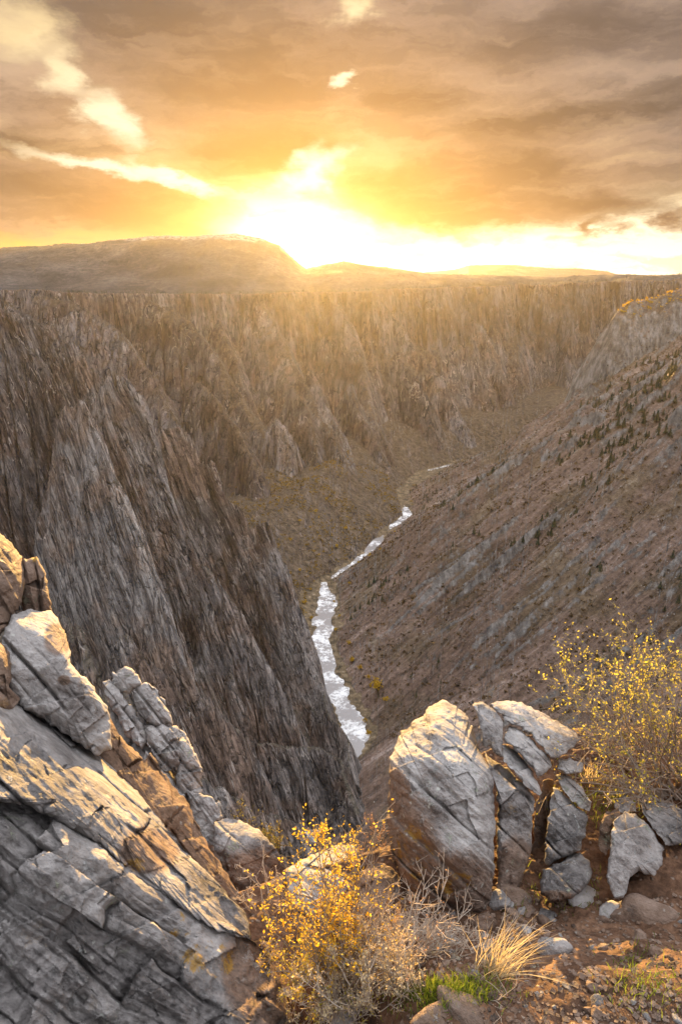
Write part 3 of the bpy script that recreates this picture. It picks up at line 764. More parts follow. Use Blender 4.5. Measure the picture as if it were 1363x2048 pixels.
def rock_mesh(outline, anchors, T, Tb=None, deg=-45, cell=(0.5, 0.16), fa=0.03, ft=0.10, crack=0.02, rough=1.0, bend=(), stain=(), ochre=(), nth=300, nrad=90, centre=None, edge=3.2, jag=2.5, wrap=0.03):
    """a rock from its traced outline, standing on the plane through three surveyed points, with a broken front and a rounded back"""
    _rs[0] += 7; seed = _rs[0]
    o = np.array(outline, float)
    A = np.array([[X, Y, 1] for X, Y, _ in anchors], float); k = np.linalg.solve(A, np.array([1.0 / t for _, _, t in anchors]))
    depth = lambda X, Y: 1.0 / (k[0] * X + k[1] * Y + k[2])
    c = np.array(centre if centre else o.mean(0), float)
    cl = np.vstack([o, o[:1]]); sl = np.r_[0, np.cumsum(np.hypot(*np.diff(cl, axis=0).T))]
    ss_ = np.linspace(0, sl[-1], nth, endpoint=False)
    bx = np.interp(ss_, sl, cl[:, 0]); by = np.interp(ss_, sl, cl[:, 1])
    for _ in range(2):
        bx = 0.25 * np.roll(bx, 1) + 0.5 * bx + 0.25 * np.roll(bx, -1); by = 0.25 * np.roll(by, 1) + 0.5 * by + 0.25 * np.roll(by, -1)
    bx += jag * 2 * fbm(bx / 14, by / 14, 3, seed); by += jag * 2 * fbm(bx / 14 + 50, by / 14, 3, seed + 1)
    rho = np.concatenate([np.linspace(0, 1, nrad) ** 0.92])
    X = c[0] + (bx[None] - c[0]) * rho[:, None]; Y = c[1] + (by[None] - c[1]) * rho[:, None]
    R = np.broadcast_to(rho[:, None], X.shape)
    t = depth(X, Y); tc = depth(*c)
    base = ray(X, Y) * t[..., None]
    n = -ray(*c); n /= np.linalg.norm(n)
    sc = tc / F
    U = (X - c[0]) * sc; Vv = -(Y - c[1]) * sc
    ca, sa = math.cos(math.radians(deg)), math.sin(math.radians(deg))
    a = U * ca + Vv * sa; b = -U * sa + Vv * ca
    wa = a + wrap * fbm(U * 3, Vv * 3, 3, seed + 2); wb = b + wrap * 0.6 * fbm(U * 3 + 9, Vv * 3, 3, seed + 3)
    o1, t1, g1 = cells(wa, wb, cell[0], cell[1], seed + 5)
    o2, t2, g2 = cells(wa + 3, wb, cell[0] * 0.45, cell[1] * 0.36, seed + 15)
    a3 = U * math.cos(math.radians(deg + 62)) + Vv * math.sin(math.radians(deg + 62)); b3 = -U * math.sin(math.radians(deg + 62)) + Vv * math.cos(math.radians(deg + 62))
    o3, t3, g3 = cells(a3 + 0.7 * wrap * fbm(U * 5, Vv * 5, 2, seed + 40), b3, 0.27, 0.20, seed + 25)
    msk = smooth(0.40, 0.60, vnoise(U * 1.9, Vv * 1.9, seed))
    disp = fa * 2 * o1 + ft * cell[1] * 1.6 * t1 - crack * 1.6 * g1
    disp += 0.5 * fa * o3 + 0.085 * t3 * min(1.0, 2.5 * fa / 0.05)
    disp += msk * (0.45 * fa * o2 + 0.6 * ft * cell[1] * t2 - 0.5 * crack * g2)
    p0 = base
    disp += rough * (0.05 * noise3(p0, 2.2, seed, 2) + 0.03 * noise3(p0, 6, seed + 3, 3) + 0.014 * noise3(p0, 20, seed + 4, 3))
    str_ = (ridged(b / 0.05 + 0.6 * fbm(U * 2, Vv * 2, 2, seed + 8), a / 0.6, 2, seed + 9) - 0.5)
    disp += rough * 0.012 * str_ * smooth(0.35, 0.65, vnoise(U * 1.5 + 8, Vv * 1.5, seed + 10))
    bulge = T * np.sqrt(np.maximum(1 - R ** edge, 0))
    def fold(Xp, Yp):
        r_ = 0
        for (px, py, ang, g) in bend:
            dd = (Xp - px) * sc * math.cos(math.radians(ang)) - (Yp - py) * sc * math.sin(math.radians(ang))
            r_ = r_ + g * 0.5 * (np.sqrt(dd * dd + 0.0016) + dd)
        return r_ + 0 * Xp
    base = base - n * fold(X, Y)[..., None]
    fade = np.sqrt(np.maximum(1 - R ** 10, 0))
    front = base + n * (bulge + disp * fade)[..., None]
    Tb = T if Tb is None else Tb
    nb = 18
    rb = np.linspace(1, 0, nb + 1)[1:]
    Xb = c[0] + (bx[None] - c[0]) * rb[:, None]; Yb = c[1] + (by[None] - c[1]) * rb[:, None]
    back = ray(Xb, Yb) * depth(Xb, Yb)[..., None] - n * fold(Xb, Yb)[..., None]
    db_ = Tb * np.sqrt(np.maximum(1 - rb ** 2.5, 0))[:, None] + 0.05 * noise3(back, 4, seed + 6, 3) * np.sqrt(1 - rb ** 6)[:, None]
    back = back - n * db_[..., None]
    v = np.concatenate([front.reshape(-1, 3), back.reshape(-1, 3)])
    m = nrad + nb
    idx = np.arange(m * nth).reshape(m, nth); nxt = np.roll(idx, -1, 1)
    q = np.stack([idx[:-1], idx[1:], nxt[1:], nxt[:-1]], -1).reshape(-1, 4)
    sv = np.zeros(m * nth, np.float32); ov = np.zeros(m * nth, np.float32)
    Xa = np.concatenate([X.ravel(), Xb.ravel()]); Ya = np.concatenate([Y.ravel(), Yb.ravel()])
    for lst, arr in ((stain, sv), (ochre, ov)):
        for (px, py, rx, ry) in lst:
            arr[:] = np.maximum(arr, smooth(1.3, 0.5, np.hypot((Xa - px) / rx, (Ya - py) / ry)))
    return v, q, sv, ov


def rock_obj(name, outline, anchors, mat, parent=None, **kw):
    v, q, sv, ov = rock_mesh(outline, anchors, **kw)
    if parent: v = v - np.array(parent.location)
    o = mesh_np(name, v, q, mat, parent)
    for nm, arr in (('stain', sv), ('ochre', ov)):
        if len(o.data.vertices) == len(arr):
            at = o.data.attributes.new(nm, 'FLOAT', 'POINT'); at.data.foreach_set('value', arr)
    return o


def rock(name, label, cat, outline, anchors, mat, group=None, **kw):
    o = rock_obj(name, outline, anchors, mat, **kw)
    co = np.empty(len(o.data.vertices) * 3, np.float32); o.data.vertices.foreach_get('co', co); co = co.reshape(-1, 3)
    recentre(o, (co[:, 0].mean(), co[:, 1].mean(), co[:, 2].min()))
    return tag(o, label, cat, group)


# left: the slanting outcrop
rock('rock_slab', 'large brown-grey lowest slab of the slanting outcrop, mottled with lichen', 'rock',
     [(-90, 1560), (60, 1600), (190, 1680), (270, 1745), (340, 1790), (400, 1830), (470, 1850), (540, 1900), (575, 1960), (605, 2090), (560, 2140), (-90, 2140)],
     [(0, 1650, 2.75), (560, 1950, 3.3), (100, 2048, 2.55)], M_grey, T=0.10, Tb=0.5, deg=-36, cell=(0.36, 0.17), fa=0.085, ft=0.55, crack=0.035, wrap=0.09, rough=2.2, nth=420, nrad=170, centre=(230, 1900),
     stain=[(530, 1960, 90, 130)], ochre=[(420, 1920, 90, 60), (360, 1850, 50, 40)], bend=[(500, 1930, 20, 1.2), (300, 1800, 60, 0.7)])
rock('rock_slab', 'smooth grey upper slab of the slanting outcrop, its ridge lit by the sun', 'rock',
     [(-90, 1370), (0, 1385), (50, 1405), (120, 1440), (200, 1500), (260, 1560), (330, 1650), (380, 1710), (450, 1780), (492, 1830), (505, 1880), (440, 1862), (370, 1820), (280, 1755), (200, 1690), (60, 1612), (-90, 1590)],
     [(0, 1420, 3.2), (480, 1820, 3.5), (0, 1590, 2.75)], M_grey, T=0.10, Tb=0.3, deg=-42, cell=(0.45, 0.12), fa=0.05, ft=0.45, crack=0.04, rough=1.5, nth=420, nrad=110, centre=(190, 1600), edge=3,
     bend=[(200, 1566, 54, 2.0)], stain=[(300, 1700, 70, 50)], ochre=[(270, 1730, 40, 25)])
rock('rock_block', 'lichen-spotted grey block standing upright above the grey slab', 'rock',
     [(20, 1228), (60, 1215), (108, 1220), (133, 1268), (143, 1330), (185, 1370), (222, 1430), (225, 1500), (190, 1510), (120, 1460), (50, 1420), (-5, 1350), (2, 1280)],
     [(60, 1230, 3.75), (200, 1470, 3.7), (20, 1400, 3.45)], M_lich, T=0.12, Tb=0.4, deg=-50, cell=(0.4, 0.25), fa=0.03, ft=0.3, crack=0.03, bend=[(90, 1300, 70, 0.7)], stain=[(115, 1280, 30, 35), (128, 1360, 14, 12)])
rock('rock_block', 'rounded brown block at the top of the outcrop, touching the left edge', 'rock',
     [(-100, 1040), (-20, 1050), (10, 1068), (45, 1110), (52, 1160), (45, 1200), (20, 1245), (-20, 1290), (-100, 1300)],
     [(-40, 1060, 3.9), (40, 1180, 3.9), (-40, 1280, 3.5)], M_brown, T=0.12, Tb=0.4, deg=-60, cell=(0.35, 0.2), fa=0.05, ft=0.3, crack=0.05, bend=[(0, 1130, 70, 0.6)])
rock('rock_slab', 'thin upright brown slab with a mossy top behind the rounded block', 'rock',
     [(48, 1118), (72, 1114), (88, 1135), (97, 1175), (104, 1222), (70, 1240), (45, 1230), (42, 1170)],
     [(70, 1120, 4.1), (100, 1210, 4.1), (50, 1230, 4.0)], M_brown, T=0.06, Tb=0.3, deg=-80, cell=(0.5, 0.12), fa=0.04, ft=0.2, crack=0.04, nth=160, nrad=50, ochre=[(72, 1120, 20, 10)])
rock('rock_block', 'shaded brown lump below the rounded block, cut by the left edge', 'rock',
     [(-100, 1270), (-10, 1275), (14, 1295), (26, 1330), (20, 1370), (40, 1402), (20, 1420), (-100, 1410)],
     [(-40, 1280, 3.4), (30, 1390, 3.4), (-40, 1400, 3.2)], M_brown, T=0.10, Tb=0.3, deg=-50, cell=(0.35, 0.2), fa=0.04, ft=0.3, crack=0.03, nth=200, nrad=60)
rock('rock_ridge', 'narrow brown fin of rock running down behind the grey slab', 'rock',
     [(165, 1372), (200, 1400), (240, 1470), (290, 1520), (300, 1500), (345, 1570), (375, 1600), (385, 1630), (430, 1710), (480, 1790), (520, 1850), (480, 1860), (400, 1780), (320, 1690), (240, 1590), (190, 1500)],
     [(190, 1400, 4.0), (490, 1830, 3.95), (240, 1590, 3.75)], M_brown, T=0.07, Tb=0.3, deg=-55, cell=(0.4, 0.12), fa=0.04, ft=0.3, crack=0.03, centre=(310, 1610), nth=360, nrad=70, stain=[(300, 1600, 200, 260)], bend=[(320, 1600, 40, 0.7)])
E_ = empty('rock_outcrop', at_y(330, 1640, 4.6))
tag(E_, 'jagged grey outcrop of stacked blocks between the brown fin and the gorge', 'rock outcrop')
for ol, an, kw in (
    ([(225, 1345), (250, 1333), (272, 1340), (281, 1366), (262, 1382), (240, 1385), (226, 1372)], [(250, 1340, 5.35), (270, 1380, 5.3), (230, 1375, 5.3)], dict(T=0.07)),
    ([(203, 1362), (222, 1356), (245, 1390), (275, 1430), (300, 1470), (285, 1500), (255, 1470), (225, 1420)], [(210, 1365, 5.3), (290, 1480, 5.15), (230, 1420, 5.2)], dict(T=0.08)),
    ([(262, 1382), (285, 1365), (312, 1372), (338, 1418), (345, 1448), (310, 1452), (280, 1430)], [(280, 1370, 5.3), (330, 1440, 5.2), (275, 1430, 5.2)], dict(T=0.09)),
    ([(285, 1450), (318, 1446), (350, 1452), (372, 1482), (360, 1530), (330, 1545), (298, 1500)], [(300, 1450, 5.2), (360, 1500, 5.1), (310, 1530, 5.0)], dict(T=0.09)),
    ([(350, 1450), (372, 1468), (392, 1508), (406, 1548), (402, 1592), (375, 1600), (352, 1570), (352, 1510)], [(360, 1460, 5.2), (400, 1560, 5.05), (360, 1590, 5.0)], dict(T=0.09)),
    ([(290, 1500), (330, 1540), (372, 1590), (395, 1640), (370, 1650), (330, 1600), (285, 1540)], [(300, 1510, 5.05), (380, 1630, 4.9), (320, 1590, 4.9)], dict(T=0.08)),
    ([(375, 1575), (410, 1592), (440, 1602), (446, 1640), (430, 1690), (400, 1720), (380, 1650)], [(390, 1580, 4.95), (440, 1630, 4.85), (400, 1700, 4.75)], dict(T=0.08)),
    ([(215, 1400), (300, 1480), (380, 1590), (440, 1700), (440, 1790), (330, 1700), (240, 1560)], [(230, 1420, 5.4), (430, 1700, 5.0), (260, 1580, 5.1)], dict(T=0.05)),
):
    rock_obj('block', ol, an, M_lich, parent=E_, Tb=0.25, deg=-52, cell=(0.22, 0.10), fa=0.035, ft=0.4, crack=0.03, nth=150, nrad=48, jag=3, **kw)
rock('boulder', 'dark pointed boulder with a pale top in the gap beside the slanting outcrop', 'boulder',
     [(428, 1645), (455, 1636), (486, 1642), (530, 1668), (558, 1708), (576, 1742), (560, 1775), (530, 1810), (490, 1800), (455, 1752), (430, 1700)],
     [(460, 1640, 4.7), (560, 1730, 4.6), (470, 1780, 4.35)], M_grey, T=0.10, Tb=0.3, deg=-40, cell=(0.3, 0.2), fa=0.03, ft=0.3, crack=0.02, nth=200, nrad=70, bend=[(490, 1672, 75, 0.8), (500, 1700, -70, 0.7)], stain=[(510, 1750, 90, 60)])
rock('boulder', 'flat pale grey boulder half hidden behind the yellow bush', 'boulder',
     [(565, 1740), (600, 1722), (640, 1702), (672, 1686), (705, 1690), (738, 1722), (755, 1770), (735, 1830), (640, 1850), (580, 1810)],
     [(640, 1705, 4.45), (740, 1760, 4.4), (620, 1830, 4.0)], M_lich, T=0.10, Tb=0.3, deg=-20, cell=(0.35, 0.2), fa=0.03, ft=0.3, crack=0.02, nth=200, nrad=70, bend=[(660, 1745, 90, 1.0)])
rock('boulder', 'low brown boulder between the yellow bush and the split boulder', 'boulder',
     [(720, 1745), (755, 1722), (790, 1740), (815, 1790), (800, 1840), (740, 1850), (712, 1800)],
     [(755, 1730, 4.2), (810, 1790, 4.1), (750, 1840, 3.95)], M_brown, T=0.08, Tb=0.2, nth=140, nrad=45, fa=0.03, ft=0.3)

# right: the big split boulder, one stone cracked into blocks
SB = empty('split_boulder', on_ground(930, 1800))
tag(SB, 'big grey lichen-covered boulder split by dark cracks at the canyon edge', 'boulder')
for ol, an, mt, kw in (
    ([(886, 1371), (905, 1382), (935, 1403), (950, 1440), (960, 1490), (985, 1545), (989, 1600), (990, 1700), (987, 1780), (975, 1835), (940, 1868), (870, 1862), (826, 1820), (797, 1762), (775, 1695), (770, 1640), (777, 1560), (782, 1500), (797, 1457), (815, 1444), (828, 1426), (842, 1418), (855, 1395), (872, 1383)],
     [(886, 1372, 4.5), (985, 1600, 4.15), (780, 1600, 4.2)], M_lich, dict(T=0.30, Tb=0.3, nth=420, nrad=150, centre=(885, 1640), deg=-42, cell=(0.9, 0.16), fa=0.022, ft=0.25, crack=0.02, edge=2.8,
      bend=[(880, 1530, 85, 1.1), (850, 1650, 215, 0.7), (940, 1690, -70, 0.35), (930, 1600, 20, 0.5)], stain=[(800, 1690, 90, 120), (900, 1800, 130, 110), (790, 1590, 40, 60)], ochre=[(830, 1700, 60, 90), (905, 1760, 60, 40)])),
    ([(941, 1402), (958, 1400), (978, 1410), (1000, 1432), (1009, 1447), (1002, 1492), (1004, 1515), (990, 1508), (978, 1490), (966, 1496), (955, 1440)], [(960, 1402, 4.5), (1005, 1480, 4.4), (965, 1490, 4.35)], M_lich, dict(T=0.07, nth=180, nrad=60, cell=(0.5, 0.2), bend=[(980, 1450, 85, 0.8)])),
    ([(966, 1498), (985, 1512), (1012, 1530), (1040, 1560), (1066, 1592), (1064, 1650), (1058, 1720), (1040, 1775), (1012, 1800), (995, 1790), (993, 1700), (993, 1600), (988, 1545)], [(985, 1512, 4.35), (1062, 1600, 4.3), (1010, 1780, 4.1)], M_lich, dict(T=0.08, nth=240, nrad=80, cell=(0.6, 0.25), bend=[(1020, 1580, 75, 0.9)], stain=[(1030, 1730, 50, 70)])),
    ([(1000, 1487), (1014, 1490), (1040, 1515), (1066, 1548), (1086, 1584), (1082, 1592), (1066, 1586), (1040, 1558), (1006, 1522)], [(1005, 1490, 4.42), (1082, 1580, 4.3), (1020, 1530, 4.3)], M_lich, dict(T=0.06, nth=180, nrad=50, cell=(0.6, 0.12), centre=(1042, 1538))),
    ([(1013, 1450), (1035, 1455), (1060, 1478), (1090, 1508), (1104, 1528), (1092, 1548), (1076, 1552), (1042, 1512), (1006, 1484)], [(1015, 1452, 4.52), (1100, 1530, 4.4), (1040, 1510, 4.38)], M_lich, dict(T=0.07, nth=180, nrad=55, cell=(0.6, 0.12), bend=[(1050, 1490, 60, 0.6)])),
    ([(980, 1406), (1010, 1400), (1042, 1403), (1078, 1424), (1110, 1440), (1152, 1466), (1158, 1482), (1138, 1500), (1118, 1516), (1102, 1518), (1060, 1470), (1036, 1452), (1012, 1444)], [(1010, 1402, 4.7), (1150, 1470, 4.75), (1060, 1470, 4.5)], M_lich, dict(T=0.08, nth=240, nrad=70, cell=(0.7, 0.14), bend=[(1070, 1450, 70, 0.9)])),
    ([(1085, 1560), (1105, 1556), (1108, 1600), (1098, 1660), (1092, 1740), (1070, 1790), (1050, 1780), (1064, 1700), (1070, 1610)], [(1095, 1560, 4.62), (1100, 1640, 4.55), (1070, 1780, 4.3)], M_brown, dict(T=0.03, nth=160, nrad=50, cell=(0.5, 0.2))),
):
    kw.setdefault('deg', -45); kw.setdefault('fa', 0.02); kw.setdefault('ft', 0.3); kw.setdefault('crack', 0.02); kw.setdefault('Tb', 0.22)
    rock_obj('block', ol, an, mt, parent=SB, **kw)

# the broken rocks beside it
RK = 'broken rocks beside the split boulder'
rock('rock_slab', 'small grey wedge lying topmost right of the split boulder', 'rock', [(1112, 1522), (1138, 1515), (1165, 1528), (1160, 1546), (1130, 1548), (1112, 1540)], [(1130, 1517, 4.6), (1162, 1540, 4.5), (1118, 1545, 4.45)], M_lich, RK, T=0.05, Tb=0.12, nth=120, nrad=40)
rock('rock_slab', 'layered grey slab leaning below the small wedge, its corner turned up', 'rock', [(1110, 1552), (1132, 1546), (1160, 1572), (1182, 1606), (1178, 1622), (1158, 1616), (1130, 1586)], [(1120, 1550, 4.5), (1175, 1610, 4.4), (1130, 1585, 4.4)], M_lich, RK, T=0.05, Tb=0.15, nth=150, nrad=50, cell=(0.4, 0.1))
rock('rock_block', 'tall layered pinkish grey block across the dark gap from the split boulder', 'rock', [(1104, 1572), (1122, 1580), (1150, 1612), (1176, 1632), (1170, 1672), (1158, 1700), (1125, 1716), (1096, 1732), (1086, 1725), (1092, 1660), (1100, 1610)], [(1110, 1575, 4.4), (1170, 1650, 4.3), (1095, 1725, 4.15)], M_grey, RK, T=0.08, Tb=0.2, nth=220, nrad=70, cell=(0.5, 0.13), fa=0.03, ft=0.35, crack=0.03, bend=[(1130, 1640, 70, 0.5)])
rock('rock_block', 'squat pale block with a brown foot beneath the tall layered block', 'rock', [(1084, 1738), (1110, 1728), (1152, 1704), (1178, 1718), (1186, 1750), (1162, 1782), (1140, 1800), (1100, 1806), (1078, 1784)], [(1120, 1720, 4.15), (1184, 1750, 4.05), (1100, 1800, 3.9)], M_grey, RK, T=0.08, Tb=0.2, nth=200, nrad=60, cell=(0.4, 0.2), bend=[(1130, 1755, 75, 0.7)], stain=[(1110, 1795, 50, 20)])
rock('rock_block', 'pale grey pointed block with a sage lichen patch, set in the dirt at right', 'rock', [(1226, 1640), (1248, 1620), (1272, 1626), (1302, 1656), (1326, 1695), (1324, 1728), (1306, 1752), (1276, 1742), (1256, 1760), (1250, 1796), (1230, 1798), (1212, 1762), (1218, 1690)], [(1250, 1622, 4.25), (1324, 1710, 4.15), (1230, 1790, 3.9)], M_lich, RK, T=0.09, Tb=0.25, nth=240, nrad=80, cell=(0.5, 0.2), fa=0.025, bend=[(1265, 1690, 60, 0.6)])
rock('rock_slab', 'narrow brown upright slab leaning on the pale pointed block', 'rock', [(1200, 1642), (1210, 1622), (1236, 1618), (1240, 1632), (1222, 1652), (1214, 1712), (1198, 1702), (1196, 1670)], [(1215, 1622, 4.35), (1235, 1640, 4.3), (1205, 1705, 4.15)], M_brown, RK, T=0.04, Tb=0.1, nth=120, nrad=40)
rock('rock_slab', 'dark grey layered slab under the bush at the right edge', 'rock', [(1275, 1602), (1302, 1592), (1340, 1608), (1380, 1625), (1440, 1650), (1440, 1700), (1370, 1690), (1330, 1690), (1300, 1650)], [(1300, 1595, 4.5), (1420, 1660, 4.45), (1330, 1688, 4.2)], M_grey, RK, T=0.07, Tb=0.2, deg=-30, cell=(0.5, 0.1), nth=220, nrad=60, bend=[(1340, 1640, 80, 0.8)])
rock('rock', 'small mossy stone peeping between the wedge and the bush', 'rock', [(1228, 1598), (1250, 1590), (1268, 1602), (1272, 1622), (1240, 1624), (1226, 1615)], [(1245, 1592, 4.5), (1270, 1615, 4.45), (1235, 1622, 4.35)], M_lich, RK, T=0.04, Tb=0.1, nth=100, nrad=34)
rock('boulder', 'sunlit brown boulder cut off by the lower right corner', 'boulder', [(1322, 2010), (1345, 1985), (1380, 1972), (1430, 1990), (1440, 2100), (1330, 2100)], [(1360, 1980, 3.35), (1430, 2040, 3.3), (1340, 2090, 3.15)], M_brown, None, T=0.06, Tb=0.2, nth=160, nrad=50, bend=[(1370, 2010, 90, 1.2)])

# loose stones on the dirt
def star_stone(seed, size, flat):
    r = np.random.default_rng(seed); nu, nv = 30, 18
    th = np.linspace(0, 2 * np.pi, nu, endpoint=False); ph = np.linspace(0.02, np.pi - 0.02, nv)
    TH, PH = np.meshgrid(th, ph); d = np.stack([np.cos(TH) * np.sin(PH), np.sin(TH) * np.sin(PH), np.cos(PH)], -1)
    rad = np.full(TH.shape, 9.0)
    for _ in range(16):
        n = r.normal(size=3); n /= np.linalg.norm(n); k = (d @ n); rad = np.minimum(rad, np.where(k > 0.05, r.uniform(0.62, 1.0) / np.maximum(k, 0.05), 9))
    p = d * np.minimum(rad, 1.25)[..., None] * np.array([1.0, r.uniform(0.55, 0.85), flat])
    p = p * (1 + 0.08 * noise3(p + seed, 3.0, seed, 3))[..., None] * size
    v = p.reshape(-1, 3); ii = np.arange(nu * nv).reshape(nv, nu); nx = np.roll(ii, -1, 1)
    return v, np.stack([ii[:-1], ii[1:], nx[1:], nx[:-1]], -1).reshape(-1, 4)


def stone(X, Y, px, label, mat, seed, flat=0.6, rz=0.0, tilt=0.2, group='loose stones on the rim'):
    p = on_ground(X, Y); t = np.linalg.norm(p)
    v, f = star_stone(seed, px * 0.5 * t / F, flat)
    o = mesh_np('stone', v, f, mat)
    o.location = (p[0], p[1], p[2] + px * 0.5 * t / F * flat * 0.12); o.rotation_euler = (tilt, tilt * 0.6, rz)
    return tag(o, label, 'stone', group)


stone(1217, 1825, 46, 'pale pinkish stone lying alone on the shaded dirt', M_lich, 11, 0.8, 0.7)
stone(1165, 1790, 70, 'pale flat chip on the dirt below the squat block', M_lich, 12, 0.28, 0.3, 0.35)
stone(692, 2036, 66, 'smooth tan stone at the bottom edge under the dry brush', M_lich, 13, 0.75, 1.0, 0.05)
stone(872, 2040, 80, 'sunlit flat stone at the bottom edge right of the dry brush', M_brown, 14, 0.45, 0.5)
stone(925, 2022, 90, 'long brown slab stone beside the green grass at the bottom', M_brown, 15, 0.28, -0.5)
stone(965, 1848, 60, 'dark upright stone wedged under the split boulder', M_brown, 16, 0.9, 0.4)
stone(1000, 1808, 50, 'grey chip leaning on the foot of the split boulder', M_grey, 17, 0.6, 0.9, 0.5)
stone(1030, 1800, 62, 'tilted flat brown chip in the dark gap by the split boulder', M_brown, 18, 0.3, -0.6, 0.5)
stone(870, 1865, 90, 'long flat slab lying in the shade at the split boulder foot', M_brown, 19, 0.22, 0.3)
stone(1100, 1898, 64, 'pale stone half sunk in the dirt right of the straw tuft', M_lich, 20, 0.6, 0.2)
stone(1240, 1835, 44, 'orange brown stone upslope of the pale pinkish stone', M_brown, 21, 0.7, 0.2)
stone(1305, 1835, 90, 'broad flat brown stone under the dark bank at right', M_brown, 22, 0.35, 0.2)
rs = random.Random(5)
for k in range(110):
    if k < 70: X, Y = rs.uniform(880, 1363), rs.uniform(1790, 2040)
    else: X, Y = rs.uniform(790, 1120), rs.uniform(1820, 1930)
    stone(X, Y, rs.choice([10, 12, 14, 16, 18, 22, 28]), 'small angular brown chip scattered on the dirt of the rim', rs.choice([M_brown, M_brown, M_brown, M_grey]), 100 + k % 14, rs.uniform(0.3, 0.7), rs.uniform(0, 6), rs.uniform(-.3, .3), 'angular chips scattered on the rim')

# ------------------------------------------------------------------ plants
def leaf_material(name, c1, c2, trans=0.6):
    m, t, b = material(name)
    t.l.remove(t.n['Material Output'].inputs[0].links[0]) if t.n['Material Output'].inputs[0].links else None
    P = t.node('ShaderNodeNewGeometry')
    ri = P.outputs['Random Per Island']
    col = t.mix(t.ss(ri, 0.1, 0.9, smooth=False), (*c1, 1), (*c2, 1))
    df = t.node('ShaderNodeBsdfDiffuse'); tr = t.node('ShaderNodeBsdfTranslucent'); mx = t.node('ShaderNodeMixShader')
    t.put(df.inputs['Color'], col); t.put(tr.inputs['Color'], col); mx.inputs[0].default_value = trans
    t.l.new(df.outputs[0], mx.inputs[1]); t.l.new(tr.outputs[0], mx.inputs[2])
    t.l.new(mx.outputs[0], t.n['Material Output'].inputs[0]); t.n.remove(b)
    return m


def twig_material(name, c1, c2):
    m, t, b = material(name)
    P = t.node('ShaderNodeNewGeometry')
    t.put(b.inputs['Base Color'], t.mix(t.noise(P.outputs['Position'], 30, 3), (*c1, 1), (*c2, 1)))
    return m


M_leaf_y = leaf_material('golden leaves', (0.68, 0.40, 0.03), (0.90, 0.66, 0.12))
M_leaf_yg = leaf_material('yellow green leaves', (0.34, 0.33, 0.05), (0.72, 0.58, 0.12))
M_leaf_ju = leaf_material('dull green leaves', (0.13, 0.13, 0.04), (0.30, 0.24, 0.08), 0.4)
M_leaf_pk = leaf_material('faded pinkish leaves', (0.36, 0.20, 0.12), (0.55, 0.36, 0.24), 0.5)
M_leaf_st = leaf_material('straw blades', (0.56, 0.42, 0.22), (0.80, 0.68, 0.44), 0.5)
M_leaf_gr = leaf_material('grass blades', (0.10, 0.16, 0.02), (0.30, 0.36, 0.05), 0.5)
M_twig = twig_material('grey twigs', (0.16, 0.12, 0.09), (0.36, 0.29, 0.23))
M_twig_p = twig_material('pale dry twigs', (0.34, 0.26, 0.19), (0.58, 0.48, 0.38))
M_bark = twig_material('dark bark', (0.06, 0.045, 0.035), (0.16, 0.12, 0.09))


class Tubes:
    def __init__(s): s.v = []; s.f = []; s.n = 0

    def add(s, pts, r0, r1):
        pts = np.asarray(pts); k = len(pts)
        d = np.gradient(pts, axis=0); d /= np.linalg.norm(d, axis=1)[:, None] + 1e-9
        a = np.cross(d, [0.31, 0.52, 0.8]); a /= np.linalg.norm(a, axis=1)[:, None] + 1e-9
        b = np.cross(d, a)
        r = np.linspace(r0, r1, k)[:, None]
        for j in range(3):
            g = 2 * math.pi * j / 3
            s.v.append(pts + r * (a * math.cos(g) + b * math.sin(g)))
        i0 = s.n + np.arange(k - 1)
        for j in range(3):
            j2 = (j + 1) % 3
            s.f.append(np.stack([i0 + j * k, i0 + j2 * k, i0 + j2 * k + 1, i0 + j * k + 1], -1))
        s.n += 3 * k

    def build(s, name, mat, parent):
        return mesh_np(name, np.concatenate(s.v), np.concatenate(s.f), mat, parent)


def leaf_quads(P, size, rng, slim=0.55):
    n = len(P); d = rng.normal(size=(n, 3)); d[:, 2] += 0.3; d /= np.linalg.norm(d, axis=1)[:, None]
    e = np.cross(d, rng.normal(size=(n, 3))); e /= np.linalg.norm(e, axis=1)[:, None] + 1e-9
    s = size * rng.uniform(0.6, 1.25, n)[:, None]
    v = np.stack([P, P + d * s * 0.5 + e * s * slim * 0.5, P + d * s, P + d * s * 0.5 - e * s * slim * 0.5], 1).reshape(-1, 3)
    return v, np.arange(4 * n).reshape(n, 4)


def wander(rng, p, d, L, n, curl, up):
    pts = [p]; d = d / np.linalg.norm(d)
    for _ in range(n):
        d = d + rng.normal(size=3) * curl + np.array([0, 0, up]); d /= np.linalg.norm(d)
        pts.append(pts[-1] + d * L / n)
    return np.array(pts), d


